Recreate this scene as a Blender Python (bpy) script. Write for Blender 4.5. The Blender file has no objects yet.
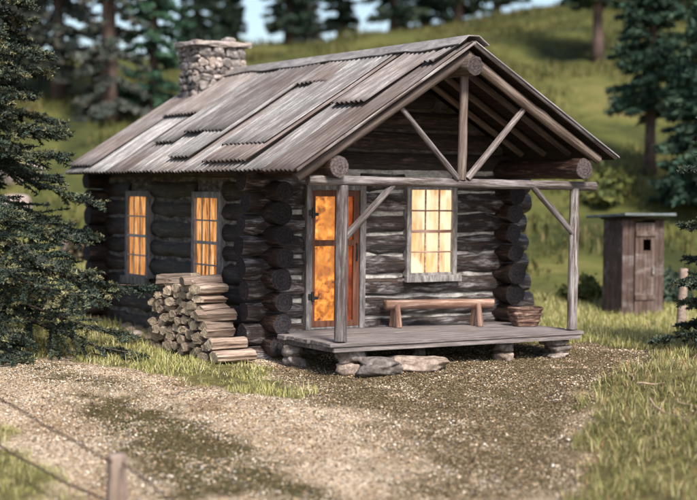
import bpy, math, random
import numpy as np
from mathutils import Vector, Matrix, noise
PI = math.pi
random.seed(7); rng = np.random.default_rng(11)
S = bpy.context.scene
COL = bpy.context.collection

# ------------------------------------------------------------------ camera
CAM = np.array([-10.639, -19.231, 2.055]); YAW, PITCH, ROLL, FPX = -.559, -.039, .01, 1500.
def cam_axes():
    cy, sy = math.cos(YAW), math.sin(YAW); cp, sp = math.cos(PITCH), math.sin(PITCH); cr, sr = math.cos(ROLL), math.sin(ROLL)
    F = np.array([-sy*cp, cy*cp, sp]); R = np.array([cy, sy, 0]); U = np.cross(R, F)
    return cr*R+sr*U, -sr*R+cr*U, F
cR, cU, cF = cam_axes()
F2 = np.array([.52997, .84801]); R2 = np.array([.84801, -.52997])      # ground axes: away from / across the view
def rd(x, y):
    dx, dy = x-CAM[0], y-CAM[1]
    return dx*R2[0]+dy*R2[1], dx*F2[0]+dy*F2[1]
def xy(r, d):
    return CAM[0]+r*R2[0]+d*F2[0], CAM[1]+r*R2[1]+d*F2[1]

# ------------------------------------------------------------------ terrain height
PD = [-40, 8, 10, 14, 18, 21, 29.5, 33, 37.5, 42, 48, 55, 62, 70, 78, 90, 120, 400]
PZ = [-2.2, -1.85, -1.6, -1.12, -.62, -.38, -.34, .25, 1.25, 2.5, 4.2, 6.1, 7.6, 8.5, 8.9, 8.6, 6, 0]
def height(x, y):
    x = np.asarray(x, float); y = np.asarray(y, float)
    r, d = rd(x, y)
    z = np.zeros_like(r)
    for k, w in ((-2.2, .15), (-1.1, .2), (0, .3), (1.1, .2), (2.2, .15)):
        z = z + w*np.interp(d+k, PD, PZ)
    far = np.clip((d-36)/30, 0, 1)
    z = z + far*np.clip((r+1)/22, -0.02, 1.3)*4.6
    z = z + far*(np.sin(r*.21+1.3)*.35+np.sin(r*.47+d*.13)*.2)
    z = z + np.clip((d-29)/8, 0, 1)*(np.sin(x*.9+y*.35)*.10+np.sin(y*.8-x*.3)*.09)
    near = np.clip((27-d)/3, 0, 1)
    z = z + near*(np.sin(x*1.7+y*.6)*.018+np.sin(y*2.3-x*.9+1)*.016+np.sin(x*4.1+y*3.3)*.008)
    # banks: rise on the right front and the left bottom corner
    z = z + (.30*np.clip((r-2.3)/2.2, 0, 1)+.09*np.sin(r*3.1+d*1.7)*np.clip((r-2.6)/.6, 0, 1))*np.clip((21.5-d)/2.5, 0, 1)
    return z
def H(x, y): return float(height(x, y))
def ray(u, v):
    return cF+cR*(u-348.5)/FPX-cU*(v-250)/FPX
def G(u, v):
    """the spot on the ground seen at a pixel of the photograph"""
    d = ray(u, v); t = 8.0
    while t < 300:
        p = CAM+d*t
        if p[2] < H(p[0], p[1]): break
        t += .05 if t < 40 else .25
    return float(p[0]), float(p[1])
def at_depth(u, dist, v=None):
    p = CAM+ray(u, 200 if v is None else v)*dist
    return float(p[0]), float(p[1])

# ------------------------------------------------------------------ node helpers
class NT:
    def __init__(s, name):
        s.m = bpy.data.materials.new(name); s.m.use_nodes = True
        s.t = s.m.node_tree; s.b = s.t.nodes['Principled BSDF']; s.out = s.t.nodes['Material Output']
    def n(s, typ, **kw):
        nd = s.t.nodes.new(typ)
        for k, v in kw.items():
            if k[0] == '_': setattr(nd, k[1:], v)
            else:
                nd.inputs[k.replace('__', ' ')].default_value = v
        return nd
    def l(s, a, b): s.t.links.new(a, b)
    def coord(s, scale, kind='Object', rand=True):
        tc = s.n('ShaderNodeTexCoord'); mp = s.n('ShaderNodeMapping'); mp.inputs['Scale'].default_value = scale
        if rand:
            oi = s.n('ShaderNodeObjectInfo'); mu = s.n('ShaderNodeMath', _operation='MULTIPLY'); mu.inputs[1].default_value = 37.
            ad = s.n('ShaderNodeVectorMath', _operation='ADD'); s.l(oi.outputs['Random'], mu.inputs[0]); s.l(tc.outputs[kind], ad.inputs[0]); s.l(mu.outputs[0], ad.inputs[1])
            s.l(ad.outputs[0], mp.inputs['Vector'])
        else: s.l(tc.outputs[kind], mp.inputs['Vector'])
        return mp.outputs[0]
    def noise(s, vec, scale=1., detail=5., rough=.6, dist=0.):
        nd = s.n('ShaderNodeTexNoise'); nd.inputs['Scale'].default_value = scale; nd.inputs['Detail'].default_value = detail
        nd.inputs['Roughness'].default_value = rough; nd.inputs['Distortion'].default_value = dist
        if vec is not None: s.l(vec, nd.inputs['Vector'])
        return nd.outputs['Fac']
    def ramp(s, fac, stops, interp='LINEAR'):
        nd = s.n('ShaderNodeValToRGB'); cr = nd.color_ramp; cr.interpolation = interp
        while len(cr.elements) < len(stops): cr.elements.new(.5)
        for e, (p, c) in zip(cr.elements, stops):
            e.position = p; e.color = (*c, 1) if len(c) == 3 else c
        s.l(fac, nd.inputs['Fac']); return nd.outputs['Color']
    def mix(s, f, a, b, blend='MIX'):
        nd = s.n('ShaderNodeMix', _data_type='RGBA', _blend_type=blend)
        for sock, v in ((nd.inputs[0], f), (nd.inputs[6], a), (nd.inputs[7], b)):
            if isinstance(v, (int, float)): sock.default_value = v
            elif isinstance(v, tuple): sock.default_value = (*v, 1)
            else: s.l(v, sock)
        return nd.outputs[2]
    def mth(s, op, a, b=None):
        nd = s.n('ShaderNodeMath', _operation=op)
        for i, v in enumerate((a, b)):
            if v is None: continue
            if isinstance(v, (int, float)): nd.inputs[i].default_value = v
            else: s.l(v, nd.inputs[i])
        return nd.outputs[0]
    def bump(s, h, strength=.5, dist=.02):
        nd = s.n('ShaderNodeBump'); nd.inputs['Strength'].default_value = strength; nd.inputs['Distance'].default_value = dist
        s.l(h, nd.inputs['Height']); s.l(nd.outputs[0], s.b.inputs['Normal'])
    def done(s, col, rough=.85, spec=.3):
        if col is not None:
            if isinstance(col, tuple): s.b.inputs['Base Color'].default_value = (*col, 1)
            else: s.l(col, s.b.inputs['Base Color'])
        s.b.inputs['Roughness'].default_value = rough; s.b.inputs['Specular IOR Level'].default_value = spec
        return s.m

def wood_mat(name, stops, rough=.75, spec=.3, sc=(1.3, 22, 22), bump=.6, patch=None, pf=(.5, .68), sc2=(1.1, 3.2, 3.2)):
    t = NT(name); v = t.coord(sc)
    a = t.noise(v, 1., 10, .74, .4)
    c = t.ramp(a, stops)
    if patch:
        b = t.noise(t.coord(sc2), 1.3, 6, .65, .3)
        f = t.ramp(b, [(pf[0], (0, 0, 0)), (pf[1], (1, 1, 1))])
        f2 = t.mth('MULTIPLY', f, t.ramp(t.noise(t.coord((sc[0]*2, sc[1]*1.6, sc[2]*1.6)), 1, 6, .7), [(.36, (0, 0, 0)), (.6, (1, 1, 1))]))
        c = t.mix(f2, c, patch)
    oi = t.n('ShaderNodeObjectInfo'); vv = t.ramp(oi.outputs['Random'], [(0, (.72, .7, .7)), (1, (1.25, 1.22, 1.2))])
    c = t.mix(1., c, vv, 'MULTIPLY')
    t.bump(a, bump, .03)
    return t.done(c, rough, spec)
def end_mat(name, c0, c1, freq=60):
    t = NT(name); tc = t.n('ShaderNodeTexCoord'); sp = t.n('ShaderNodeSeparateXYZ'); cb = t.n('ShaderNodeCombineXYZ')
    t.l(tc.outputs['Object'], sp.inputs[0]); t.l(sp.outputs[1], cb.inputs[0]); t.l(sp.outputs[2], cb.inputs[1])
    ln = t.n('ShaderNodeVectorMath', _operation='LENGTH'); t.l(cb.outputs[0], ln.inputs[0])
    nz = t.noise(t.coord((9, 9, 9)), 1, 4)
    w = t.mth('SINE', t.mth('ADD', t.mth('MULTIPLY', ln.outputs['Value'], freq*2.2), t.mth('MULTIPLY', nz, 9.)))
    nz2 = t.noise(t.coord((26, 26, 26)), 1, 5, .7)
    f = t.mth('MULTIPLY', t.mth('ADD', t.mth('MULTIPLY', w, .07), .58), t.mth('MULTIPLY', nz2, 1.5))
    c = t.ramp(f, [(.2, c0), (.75, c1)]); oi = t.n('ShaderNodeObjectInfo'); c = t.mix(1., c, t.ramp(oi.outputs['Random'], [(0, (.6, .58, .56)), (1, (1.3, 1.28, 1.25))]), 'MULTIPLY'); t.bump(nz2, .9, .04)
    return t.done(c, .85, .2)

M = {}
LG = [(.36, (.004, .002, .0014)), (.48, (.018, .0088, .0058)), (.57, (.058, .030, .020)), (.64, (.14, .095, .075)), (.73, (.46, .41, .39))]
M['log'] = wood_mat('dark_weathered_log', LG, .40, .6, sc=(3.2, 40, 40), patch=(.30, .21, .17), pf=(.58, .74), bump=1., sc2=(1.6, 7, 7))
M['logfront'] = wood_mat('front_log_painted_sheen', LG, .36, .7, sc=(3.2, 40, 40), patch=(.50, .48, .49), pf=(.50, .66), bump=1., sc2=(1.8, 8, 8))  # same log wood; pale patches paint highlights onto the front logs
M['logend'] = end_mat('log_end_grain', (.006, .0045, .005), (.075, .065, .072))
M['pole'] = wood_mat('peeled_pole', [(.32, (.03, .02, .017)), (.48, (.105, .08, .072)), (.62, (.34, .315, .305)), (.75, (.55, .53, .52))], .6, .4, sc=(1.2, 26, 26), patch=(.46, .44, .44), pf=(.48, .72), bump=.9)
M['poleend'] = end_mat('pole_end_grain', (.02, .014, .013), (.19, .155, .15))
M['rafter'] = wood_mat('rafter_wood', [(.3, (.035, .024, .02)), (.48, (.11, .08, .065)), (.7, (.28, .235, .205))], .75, .3)
M['plank'] = wood_mat('grey_plank', [(.28, (.045, .036, .035)), (.5, (.15, .13, .125)), (.7, (.34, .31, .30))], .8, .25, sc=(1.6, 30, 30))
M['frame'] = wood_mat('grey_painted_trim', [(.28, (.06, .052, .05)), (.48, (.21, .195, .19)), (.68, (.48, .46, .45))], .7, .3, sc=(18, 18, 4))
M['doorwood'] = wood_mat('reddish_door_wood', [(.28, (.05, .018, .01)), (.5, (.15, .06, .035)), (.75, (.26, .13, .085))], .6, .3, sc=(20, 20, 2))
M['sheath'] = wood_mat('roof_boards', [(.3, (.018, .012, .009)), (.7, (.06, .042, .034))], .9, .1, sc=(20, 1.5, 20))
M['bench'] = wood_mat('warm_split_wood', [(.3, (.10, .05, .034)), (.48, (.27, .155, .11)), (.66, (.58, .43, .35))], .65, .3, sc=(1.6, 24, 24))
M['benchend'] = end_mat('bench_end', (.25, .12, .07), (.6, .42, .3))
M['firewood'] = wood_mat('split_firewood', [(.32, (.09, .06, .045)), (.5, (.27, .20, .155)), (.68, (.60, .49, .40))], .8, .2, sc=(2, 26, 26))
M['firewoodend'] = end_mat('firewood_end', (.20, .14, .09), (.85, .72, .54), 90)
M['outwall'] = wood_mat('outhouse_boards', [(.3, (.045, .028, .022)), (.5, (.10, .068, .056)), (.72, (.20, .15, .135))], .85, .2, sc=(16, 16, 1.5), patch=(.3, .27, .26))
M['outroof'] = wood_mat('outhouse_roof', [(.3, (.06, .075, .08)), (.7, (.17, .195, .20))], .8, .3, sc=(5, 20, 5))
M['bark'] = wood_mat('tree_bark', [(.3, (.035, .024, .02)), (.5, (.10, .07, .058)), (.75, (.22, .17, .15))], .9, .15, sc=(14, 14, 3), bump=1.)
M['post'] = wood_mat('fence_post_wood', [(.3, (.12, .085, .065)), (.5, (.25, .19, .155)), (.75, (.46, .38, .32))], .85, .2, sc=(20, 20, 3))
M['muntin'] = wood_mat('pale_muntin', [(.3, (.2, .18, .165)), (.6, (.58, .55, .52))], .7, .3, sc=(20, 20, 20))
t = NT('black_iron'); M['iron'] = t.done((.012, .012, .013), .5, .5)
t = NT('rusty_wire'); M['wire'] = t.done((.045, .025, .018), .7, .4)
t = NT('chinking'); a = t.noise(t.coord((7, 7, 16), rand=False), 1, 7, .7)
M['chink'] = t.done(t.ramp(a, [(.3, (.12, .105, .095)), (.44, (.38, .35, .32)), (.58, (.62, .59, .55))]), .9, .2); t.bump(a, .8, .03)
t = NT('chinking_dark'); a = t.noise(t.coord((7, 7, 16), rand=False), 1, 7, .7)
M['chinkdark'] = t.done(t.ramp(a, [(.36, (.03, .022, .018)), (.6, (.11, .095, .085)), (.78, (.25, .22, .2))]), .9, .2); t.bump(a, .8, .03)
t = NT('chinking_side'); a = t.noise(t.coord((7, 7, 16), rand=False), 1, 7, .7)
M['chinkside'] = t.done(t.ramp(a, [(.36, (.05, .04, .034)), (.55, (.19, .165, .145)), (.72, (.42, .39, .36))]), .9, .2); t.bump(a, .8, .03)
# corrugated tin
t = NT('weathered_corrugated_tin')
v = t.coord((1.6, 20, 1.6)); a = t.noise(v, 1., 10, .76, .2); b = t.noise(t.coord((1.2, .8, 1.2)), 1., 4, .6)
c1 = t.ramp(a, [(.34, (.085, .082, .082)), (.5, (.185, .18, .18)), (.63, (.40, .395, .395))])
c2 = t.ramp(a, [(.32, (.06, .038, .032)), (.5, (.115, .08, .068)), (.66, (.20, .155, .14))])
oi = t.n('ShaderNodeObjectInfo')
f = t.ramp(t.mth('ADD', t.mth('MULTIPLY', b, .9), t.mth('MULTIPLY', oi.outputs['Random'], .55)), [(.5, (0, 0, 0)), (1., (.9, .9, .9))])
c = t.mix(f, c1, c2)
gv = t.n('ShaderNodeAttribute', _attribute_name='groove_shade'); sk = t.noise(t.coord((40, 40, 40)), 1., 4, .7)
c = t.mix(t.mth('MULTIPLY', gv.outputs['Fac'], t.ramp(t.noise(t.coord((1.5, 5, 1.5)), 1, 5), [(.3, (.62, .62, .62)), (.6, (.95, .95, .95))])), c, (.028, .018, .014)); c = t.mix(t.ramp(sk, [(.56, (0, 0, 0)), (.66, (.7, .7, .7))]), c, (.14, .075, .045))  # valleys painted darker, as the light and shade stripes of the corrugation
vv = t.ramp(t.mth('FRACT', t.mth('MULTIPLY', oi.outputs['Random'], 7.31)), [(0, (.62, .60, .58)), (1, (1.4, 1.38, 1.34))])
t.bump(a, .35, .01); M['tin'] = t.done(t.mix(1., c, vv, 'MULTIPLY'), .6, .4)
# stone
def stone_mat(name, stops, sc=5.):
    t = NT(name); a = t.noise(t.coord((sc, sc, sc)), 1., 9, .7, .3); oi = t.n('ShaderNodeObjectInfo')
    c = t.ramp(a, stops); vv = t.ramp(oi.outputs['Random'], [(0, (.6, .58, .58)), (.5, (1, .97, .95)), (.8, (1.2, 1.05, .92)), (1, (1.3, 1.25, 1.25))])
    t.bump(a, .7, .04); return t.done(t.mix(1., c, vv, 'MULTIPLY'), .8, .3)
M['stone'] = stone_mat('grey_fieldstone', [(.32, (.06, .048, .042)), (.46, (.17, .145, .13)), (.56, (.30, .26, .245)), (.7, (.52, .49, .47))], 9.)
M['stepstone'] = stone_mat('step_stone_rock', [(.32, (.07, .056, .048)), (.46, (.17, .145, .128)), (.58, (.28, .25, .23)), (.72, (.46, .43, .40))], 8.)
M['chstone'] = stone_mat('chimney_stone', [(.3, (.07, .058, .052)), (.5, (.22, .195, .18)), (.68, (.48, .45, .43))], 9.)
M['capstone'] = stone_mat('cap_slab_stone', [(.3, (.2, .16, .14)), (.7, (.5, .45, .42))], 7.)
M['mortar'] = stone_mat('mortar', [(.3, (.09, .08, .075)), (.7, (.34, .315, .29))], 12.)
M['palerock'] = stone_mat('pale_rock', [(.35, (.13, .10, .09)), (.5, (.30, .25, .23)), (.65, (.48, .41, .38))], 4.)
# lit curtains
def glow_mat(name, stops, scale, strength, dist=1., extra=None):
    t = NT(name); v = t.coord(scale); a = t.noise(v, 1., 6, .62, dist)
    c = t.ramp(a, stops)
    if extra:
        b = t.noise(t.coord(extra[0]), 1., 3, .5, .5); c = t.mix(t.ramp(b, [(.42, (0, 0, 0)), (.62, (1, 1, 1))]), c, extra[1])
    t.l(c, t.b.inputs['Emission Color']); t.b.inputs['Emission Strength'].default_value = strength
    t.l(t.mix(1., c, (.12, .12, .12), 'MULTIPLY'), t.b.inputs['Base Color']); t.b.inputs['Roughness'].default_value = .9
    return t.m
M['glow_side'] = glow_mat('lit_orange_curtain', [(.34, (.10, .025, .008)), (.43, (.50, .17, .04)), (.53, (.88, .38, .11)), (.66, (1., .66, .34))], (17, 17, 1.8), .5, .6)
M['glow_front'] = glow_mat('lit_cream_curtain', [(.38, (.45, .16, .04)), (.47, (.92, .46, .17)), (.60, (1., .70, .38))], (6, 6, 1.0), .62, .5, ((3.2, 3.2, 1.2), (1., .80, .54)))
M['glow_door'] = glow_mat('lit_room_behind_door', [(.36, (.10, .025, .006)), (.45, (.50, .14, .02)), (.53, (.90, .32, .045)), (.62, (1., .42, .07)), (.74, (1., .62, .2))], (6, 6, 7), .60, .35, ((3.2, 3.2, 2.2), (.50, .16, .025)))
M['glow_red'] = glow_mat('lit_red_curtain', [(.35, (.2, .03, .008)), (.55, (.5, .085, .015)), (.75, (.85, .25, .05))], (7, 7, 4), .30, .4)
t = NT('window_glass'); tr = t.n('ShaderNodeBsdfTransparent'); gl = t.n('ShaderNodeBsdfGlossy'); gl.inputs['Roughness'].default_value = .08
mx = t.n('ShaderNodeMixShader'); mx.inputs[0].default_value = .05; t.l(tr.outputs[0], mx.inputs[1]); t.l(gl.outputs[0], mx.inputs[2]); t.l(mx.outputs[0], t.out.inputs['Surface']); M['glass'] = t.m
# attribute-tinted scatter materials
def tint_mat(name, rough=.8, trans=0., spec=.2):
    t = NT(name); at = t.n('ShaderNodeAttribute', _attribute_name='tint')
    t.l(at.outputs['Color'], t.b.inputs['Base Color']); t.b.inputs['Roughness'].default_value = rough; t.b.inputs['Specular IOR Level'].default_value = spec
    if trans:
        tl = t.n('ShaderNodeBsdfTranslucent'); t.l(at.outputs['Color'], tl.inputs['Color']); ms = t.n('ShaderNodeMixShader'); ms.inputs[0].default_value = trans
        t.l(t.b.outputs[0], ms.inputs[1]); t.l(tl.outputs[0], ms.inputs[2]); t.l(ms.outputs[0], t.out.inputs['Surface'])
    return t.m
M['blade'] = tint_mat('grass_blade', .7, .3); M['needle'] = tint_mat('spruce_needle', .75, .12); M['grit'] = tint_mat('gravel_grit', .85)

# ------------------------------------------------------------------ object helpers
WM = {}
def link(o, parent=None, W=None):
    COL.objects.link(o); W = W or Matrix.Identity(4)
    if parent is not None:
        o.parent = parent; o.matrix_basis = WM[parent.name].inverted() @ W
    else: o.matrix_basis = W
    WM[o.name] = W
    return o
def thing(name, label, cat, loc=(0, 0, 0), group=None):
    o = bpy.data.objects.new(name, None); o.empty_display_size = .2
    link(o, None, Matrix.Translation(loc)); o['label'] = label; o['category'] = cat
    if group: o['group'] = group
    return o
def tag(o, label, cat, group=None, kind=None):
    o['label'] = label; o['category'] = cat
    if group: o['group'] = group
    if kind: o['kind'] = kind
    return o
def mk(name, verts, faces, mats, parent=None, W=None, mi=None, smooth=False):
    me = bpy.data.meshes.new(name); me.from_pydata([tuple(map(float, v)) for v in verts], [], faces)
    for m in (mats if isinstance(mats, (list, tuple)) else [mats]): me.materials.append(M[m])
    if mi is not None: me.polygons.foreach_set('material_index', mi)
    if smooth: me.polygons.foreach_set('use_smooth', [True]*len(me.polygons))
    me.update(); o = bpy.data.objects.new(name, me); return link(o, parent, W)
def mk_np(name, V, faces_flat, starts, mat, tint=None, parent=None):
    me = bpy.data.meshes.new(name); nv = len(V); me.vertices.add(nv); me.vertices.foreach_set('co', V.astype(np.float32).ravel())
    me.loops.add(len(faces_flat)); me.loops.foreach_set('vertex_index', faces_flat.astype(np.int32))
    me.polygons.add(len(starts)); me.polygons.foreach_set('loop_start', starts.astype(np.int32))
    me.update(calc_edges=True); me.validate()
    me.materials.append(M[mat])
    if tint is not None:
        a = me.attributes.new('tint', 'FLOAT_COLOR', 'POINT'); c = np.ones((nv, 4), np.float32); c[:, :3] = tint; a.data.foreach_set('color', c.ravel())
    o = bpy.data.objects.new(name, me)
    return link(o, parent, WM[parent.name].copy() if parent is not None else None)
def rotm(loc, rz=0, rx=0, ry=0):
    return Matrix.Translation(loc) @ Matrix.Rotation(rz, 4, 'Z') @ Matrix.Rotation(ry, 4, 'Y') @ Matrix.Rotation(rx, 4, 'X')
def box_data(x0, x1, y0, y1, z0, z1, bev=.006, jit=0., seg=(1, 1, 1), seed=0):
    """a box with bevelled edges and an optionally wobbly surface"""
    R_ = random.Random(seed)
    def axis(a, b, n):
        L = [a, a+bev]
        for i in range(1, n): L.append(a+(b-a)*i/n)
        return L+[b-bev, b]
    X, Y, Z = axis(x0, x1, seg[0]), axis(y0, y1, seg[1]), axis(z0, z1, seg[2])
    idx = {}; V = []; F = []
    def vid(i, j, k):
        if (i, j, k) in idx: return idx[(i, j, k)]
        p = [X[i], Y[j], Z[k]]
        e = [(i in (0, len(X)-1)), (j in (0, len(Y)-1)), (k in (0, len(Z)-1))]
        if sum(e) >= 2:
            q = bev*.5
            for ax, (LL, ii) in enumerate(((X, i), (Y, j), (Z, k))):
                if e[ax]: p[ax] += q if ii == 0 else -q
        if jit:
            for ax in range(3): p[ax] += R_.uniform(-jit, jit)
        idx[(i, j, k)] = len(V); V.append(p); return idx[(i, j, k)]
    nx, ny, nz = len(X)-1, len(Y)-1, len(Z)-1
    for i in range(nx):
        for j in range(ny):
            F.append([vid(i, j, 0), vid(i, j+1, 0), vid(i+1, j+1, 0), vid(i+1, j, 0)])
            F.append([vid(i, j, nz), vid(i+1, j, nz), vid(i+1, j+1, nz), vid(i, j+1, nz)])
    for i in range(nx):
        for k in range(nz):
            F.append([vid(i, 0, k), vid(i+1, 0, k), vid(i+1, 0, k+1), vid(i, 0, k+1)])
            F.append([vid(i, ny, k), vid(i, ny, k+1), vid(i+1, ny, k+1), vid(i+1, ny, k)])
    for j in range(ny):
        for k in range(nz):
            F.append([vid(0, j, k), vid(0, j, k+1), vid(0, j+1, k+1), vid(0, j+1, k)])
            F.append([vid(nx, j, k), vid(nx, j+1, k), vid(nx, j+1, k+1), vid(nx, j, k+1)])
    return V, F
def merge(parts):
    V, F, mi = [], [], []
    for p in parts:
        v, f = p[0], p[1]; m = p[2] if len(p) > 2 else 0
        b = len(V); V += v; F += [[i+b for i in q] for q in f]; mi += (m if isinstance(m, list) else [m]*len(f))
    return V, F, mi
def box(name, x0, x1, y0, y1, z0, z1, mat, parent=None, W=None, bev=.006, jit=0., seg=(1, 1, 1), seed=0):
    v, f = box_data(x0, x1, y0, y1, z0, z1, bev, jit, seg, seed); return mk(name, v, f, mat, parent, W)
def log_data(L, r0, r1, seed=0, seg=14, amp=.07, bend=.0, freq=2.2, flat=None, step=.16, endbulge=.006, knots=0):
    n = max(3, int(L/step)); V = []; F = []; mi = []
    R_ = random.Random(seed); off = Vector((seed*3.7, seed*1.3, seed*.7)); kn = [(R_.uniform(.1, .9)*L, R_.uniform(0, 2*PI)) for _ in range(knots)]
    xs = [0]+[.012]+[L*i/n for i in range(1, n)]+[L-.012]+[L]
    for q, x in enumerate(xs):
        t_ = x/L; r = r0+(r1-r0)*t_
        if q in (0, len(xs)-1): r *= .975
        by = bend*math.sin(PI*t_)*math.cos(seed); bz = bend*math.sin(PI*t_)*math.sin(seed)
        for k in range(seg):
            a = 2*PI*k/seg
            nz = noise.noise(Vector((x*freq, math.cos(a)*1.1, math.sin(a)*1.1))+off)+.6*noise.noise(Vector((x*freq*2.4, math.cos(a)*3.4, math.sin(a)*3.4))+off)
            rr = r*(1+amp*nz)
            for kx, ka in kn:
                dd = (x-kx)**2/(.09**2)+(math.atan2(math.sin(a-ka), math.cos(a-ka)))**2/.35; rr += r*.28*math.exp(-dd)
            y_, z_ = rr*math.cos(a)+by, rr*math.sin(a)+bz
            if flat is not None and z_ > flat*r: z_ = flat*r+.06*r*nz
            V.append((x, y_, z_))
    m = len(xs)
    for i in range(m-1):
        for k in range(seg):
            k2 = (k+1) % seg; F.append([i*seg+k, i*seg+k2, (i+1)*seg+k2, (i+1)*seg+k]); mi.append(0)
    a = len(V); V.append((-endbulge, 0, 0)); V.append((L+endbulge, 0, 0))
    for k in range(seg):
        k2 = (k+1) % seg; F.append([a, k2, k]); mi.append(1); F.append([a+1, (m-1)*seg+k, (m-1)*seg+k2]); mi.append(1)
    return V, F, mi
def dirm(p0, p1, up=(0, 0, 1)):
    p0, p1 = Vector(p0), Vector(p1); x = (p1-p0).normalized(); u = Vector(up)
    if abs(x.dot(u)) > .98: u = Vector((0, 1, 0))
    y = u.cross(x).normalized(); z = x.cross(y)
    m = Matrix((x, y, z)).transposed().to_4x4(); m.translation = p0; return m, (p1-p0).length
SEED = [0]
def log(name, p0, p1, r0, r1=None, mats=('log', 'logend'), parent=None, **kw):
    W, L = dirm(p0, p1); SEED[0] += 1
    v, f, mi = log_data(L, r0, r1 or r0, kw.pop('seed', SEED[0]), **kw)
    o = mk(name, v, f, mats, parent, W, mi, smooth=True)
    o.data.polygons.foreach_set('use_smooth', [q == 0 for q in mi])
    return o
def tube_data(pts, r, seg=6):
    V, F = [], []
    for i, p in enumerate(pts):
        a = Vector(pts[max(i-1, 0)]); b = Vector(pts[min(i+1, len(pts)-1)]); x = (b-a).normalized()
        u = Vector((0, 0, 1)) if abs(x.z) < .95 else Vector((1, 0, 0)); y = u.cross(x).normalized(); z = x.cross(y)
        rr = r[i] if isinstance(r, (list, tuple)) else r
        for k in range(seg):
            an = 2*PI*k/seg; V.append(tuple(Vector(p)+y*rr*math.cos(an)+z*rr*math.sin(an)))
    for i in range(len(pts)-1):
        for k in range(seg):
            k2 = (k+1) % seg; F.append([i*seg+k, i*seg+k2, (i+1)*seg+k2, (i+1)*seg+k])
    F.append(list(range(seg))[::-1]); F.append([(len(pts)-1)*seg+k for k in range(seg)])
    return V, F
ICO = None
def rock_data(sx, sy, sz, seed, amp=.25, facet=False, sub=3):
    import bmesh
    bm = bmesh.new(); bmesh.ops.create_icosphere(bm, subdivisions=sub, radius=1); off = Vector((seed*5.1, seed*2.3, seed))
    V = []
    for v in bm.verts:
        c = v.co; n = noise.noise(c*1.1+off)*amp*1.6+noise.noise(c*2.7+off)*amp*.6+noise.noise(c*7+off)*amp*.15
        q = c*(1+n)
        # squarer stones
        q = Vector([math.copysign(abs(a)**.75, a) for a in q])
        V.append((q.x*sx, q.y*sy, q.z*sz))
    F = [[v.index for v in f.verts] for f in bm.faces]; bm.free()
    return V, F
def rock(name, loc, s, seed, mat='stone', parent=None, rz=0., amp=.25, sub=3):
    v, f = rock_data(*s, seed, amp, sub=sub); return mk(name, v, f, mat, parent, rotm(loc, rz), smooth=True)

# ------------------------------------------------------------------ ground sheet and its cover
def poly(pts): return np.array([G(u, v) for u, v in pts])
def inside(P, Q, soft=.12):
    """soft mask of points P (n,2) against polygon Q (m,2)"""
    x, y = P[:, 0], P[:, 1]; ins = np.zeros(len(P), bool); dist = np.full(len(P), 1e9)
    m = len(Q)
    for i in range(m):
        a, b = Q[i], Q[(i+1) % m]
        c = ((a[1] > y) != (b[1] > y)) & (x < (b[0]-a[0])*(y-a[1])/(b[1]-a[1]+1e-12)+a[0]); ins ^= c
        ab = b-a; t_ = np.clip(((x-a[0])*ab[0]+(y-a[1])*ab[1])/(ab@ab), 0, 1)
        dist = np.minimum(dist, np.hypot(x-a[0]-t_*ab[0], y-a[1]-t_*ab[1]))
    sd = np.where(ins, dist, -dist)
    wob = .10*np.sin(x*5.1+y*2.2)+.08*np.sin(y*7.3-x*3.1)+.05*np.sin(x*13+y*11)
    return np.clip((sd+wob)/soft*.5+.5, 0, 1)
PA = poly([(30, 345), (70, 316), (150, 332), (215, 360), (262, 374), (296, 393), (292, 400), (255, 396), (200, 386), (130, 370), (75, 357)])
PB = poly([(760, 332), (668, 352), (655, 370), (606, 380), (596, 405), (592, 440), (583, 500)])
PB = np.vstack([PB, [xy(2.3, 12)], [xy(9, 12)], [xy(9, 21)]])
PC = poly([(-60, 420), (0, 432), (30, 460), (62, 498)]); PC = np.vstack([PC, [xy(-2.6, 13)], [xy(-6, 11)], [xy(-8, 14)]])
PM = poly([(76, 392), (135, 400), (200, 425), (262, 460), (330, 499), (170, 499), (135, 458), (95, 425)])
PM2 = poly([(0, 345), (80, 372), (140, 386), (135, 394), (60, 384), (0, 360)])
PN = poly([(268, 366), (600, 340), (690, 340), (660, 372), (606, 395), (596, 420), (590, 498), (400, 498), (420, 450), (350, 408), (290, 404)])
PP = np.array([G(590, 322), G(640, 318), G(720, 314), G(720, 328), G(640, 330), G(600, 330)])
PH = poly([(632, 398), (660, 400), (697, 412), (740, 420), (740, 436), (690, 436), (650, 424)])  # shade under the right bank, painted as a dark ground patch
def masks(x, y):
    P = np.stack([x, y], 1); r, d = rd(x, y)
    edge = 26.0+np.where(r > 2.5, -2.6, 0)+.35*np.sin(r*2.1)+.2*np.sin(r*5.3)
    g = np.clip((d-edge)/.5, 0, 1)
    g = np.where((r < -3.4) & (d > 21.6+.25*np.sin(r*3)), 1., g)
    g = np.maximum.reduce([g, inside(P, PA), inside(P, PB), inside(P, PC)])
    g = g*(1-inside(P, PP, .3)*.85)
    under = ((x > -.1) & (x < 4.3) & (y > -1.7) & (y < 5.9)); g = np.where(under, 0, g)
    m = np.maximum(inside(P, PM, .35), inside(P, PM2, .3)*.6)
    n = inside(P, PN, .6)
    hol_shade = inside(P, PH, .15); g = g*(1-.8*hol_shade); m = np.maximum(m, hol_shade)  # bank shade painted in: grass thinned, moss colour darkens the patch
    return g, m, n
rs = np.concatenate([np.linspace(-260, -22, 26)[:-1], np.linspace(-22, -7, 60)[:-1], np.linspace(-7, 7.5, 270)[:-1], np.linspace(7.5, 26, 70)[:-1], np.linspace(26, 260, 26)])
ds = np.concatenate([np.linspace(-60, 9, 14)[:-1], np.linspace(9, 26, 300)[:-1], np.linspace(26, 45, 110)[:-1], np.linspace(45, 95, 90)[:-1], np.linspace(95, 500, 30)])
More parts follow.
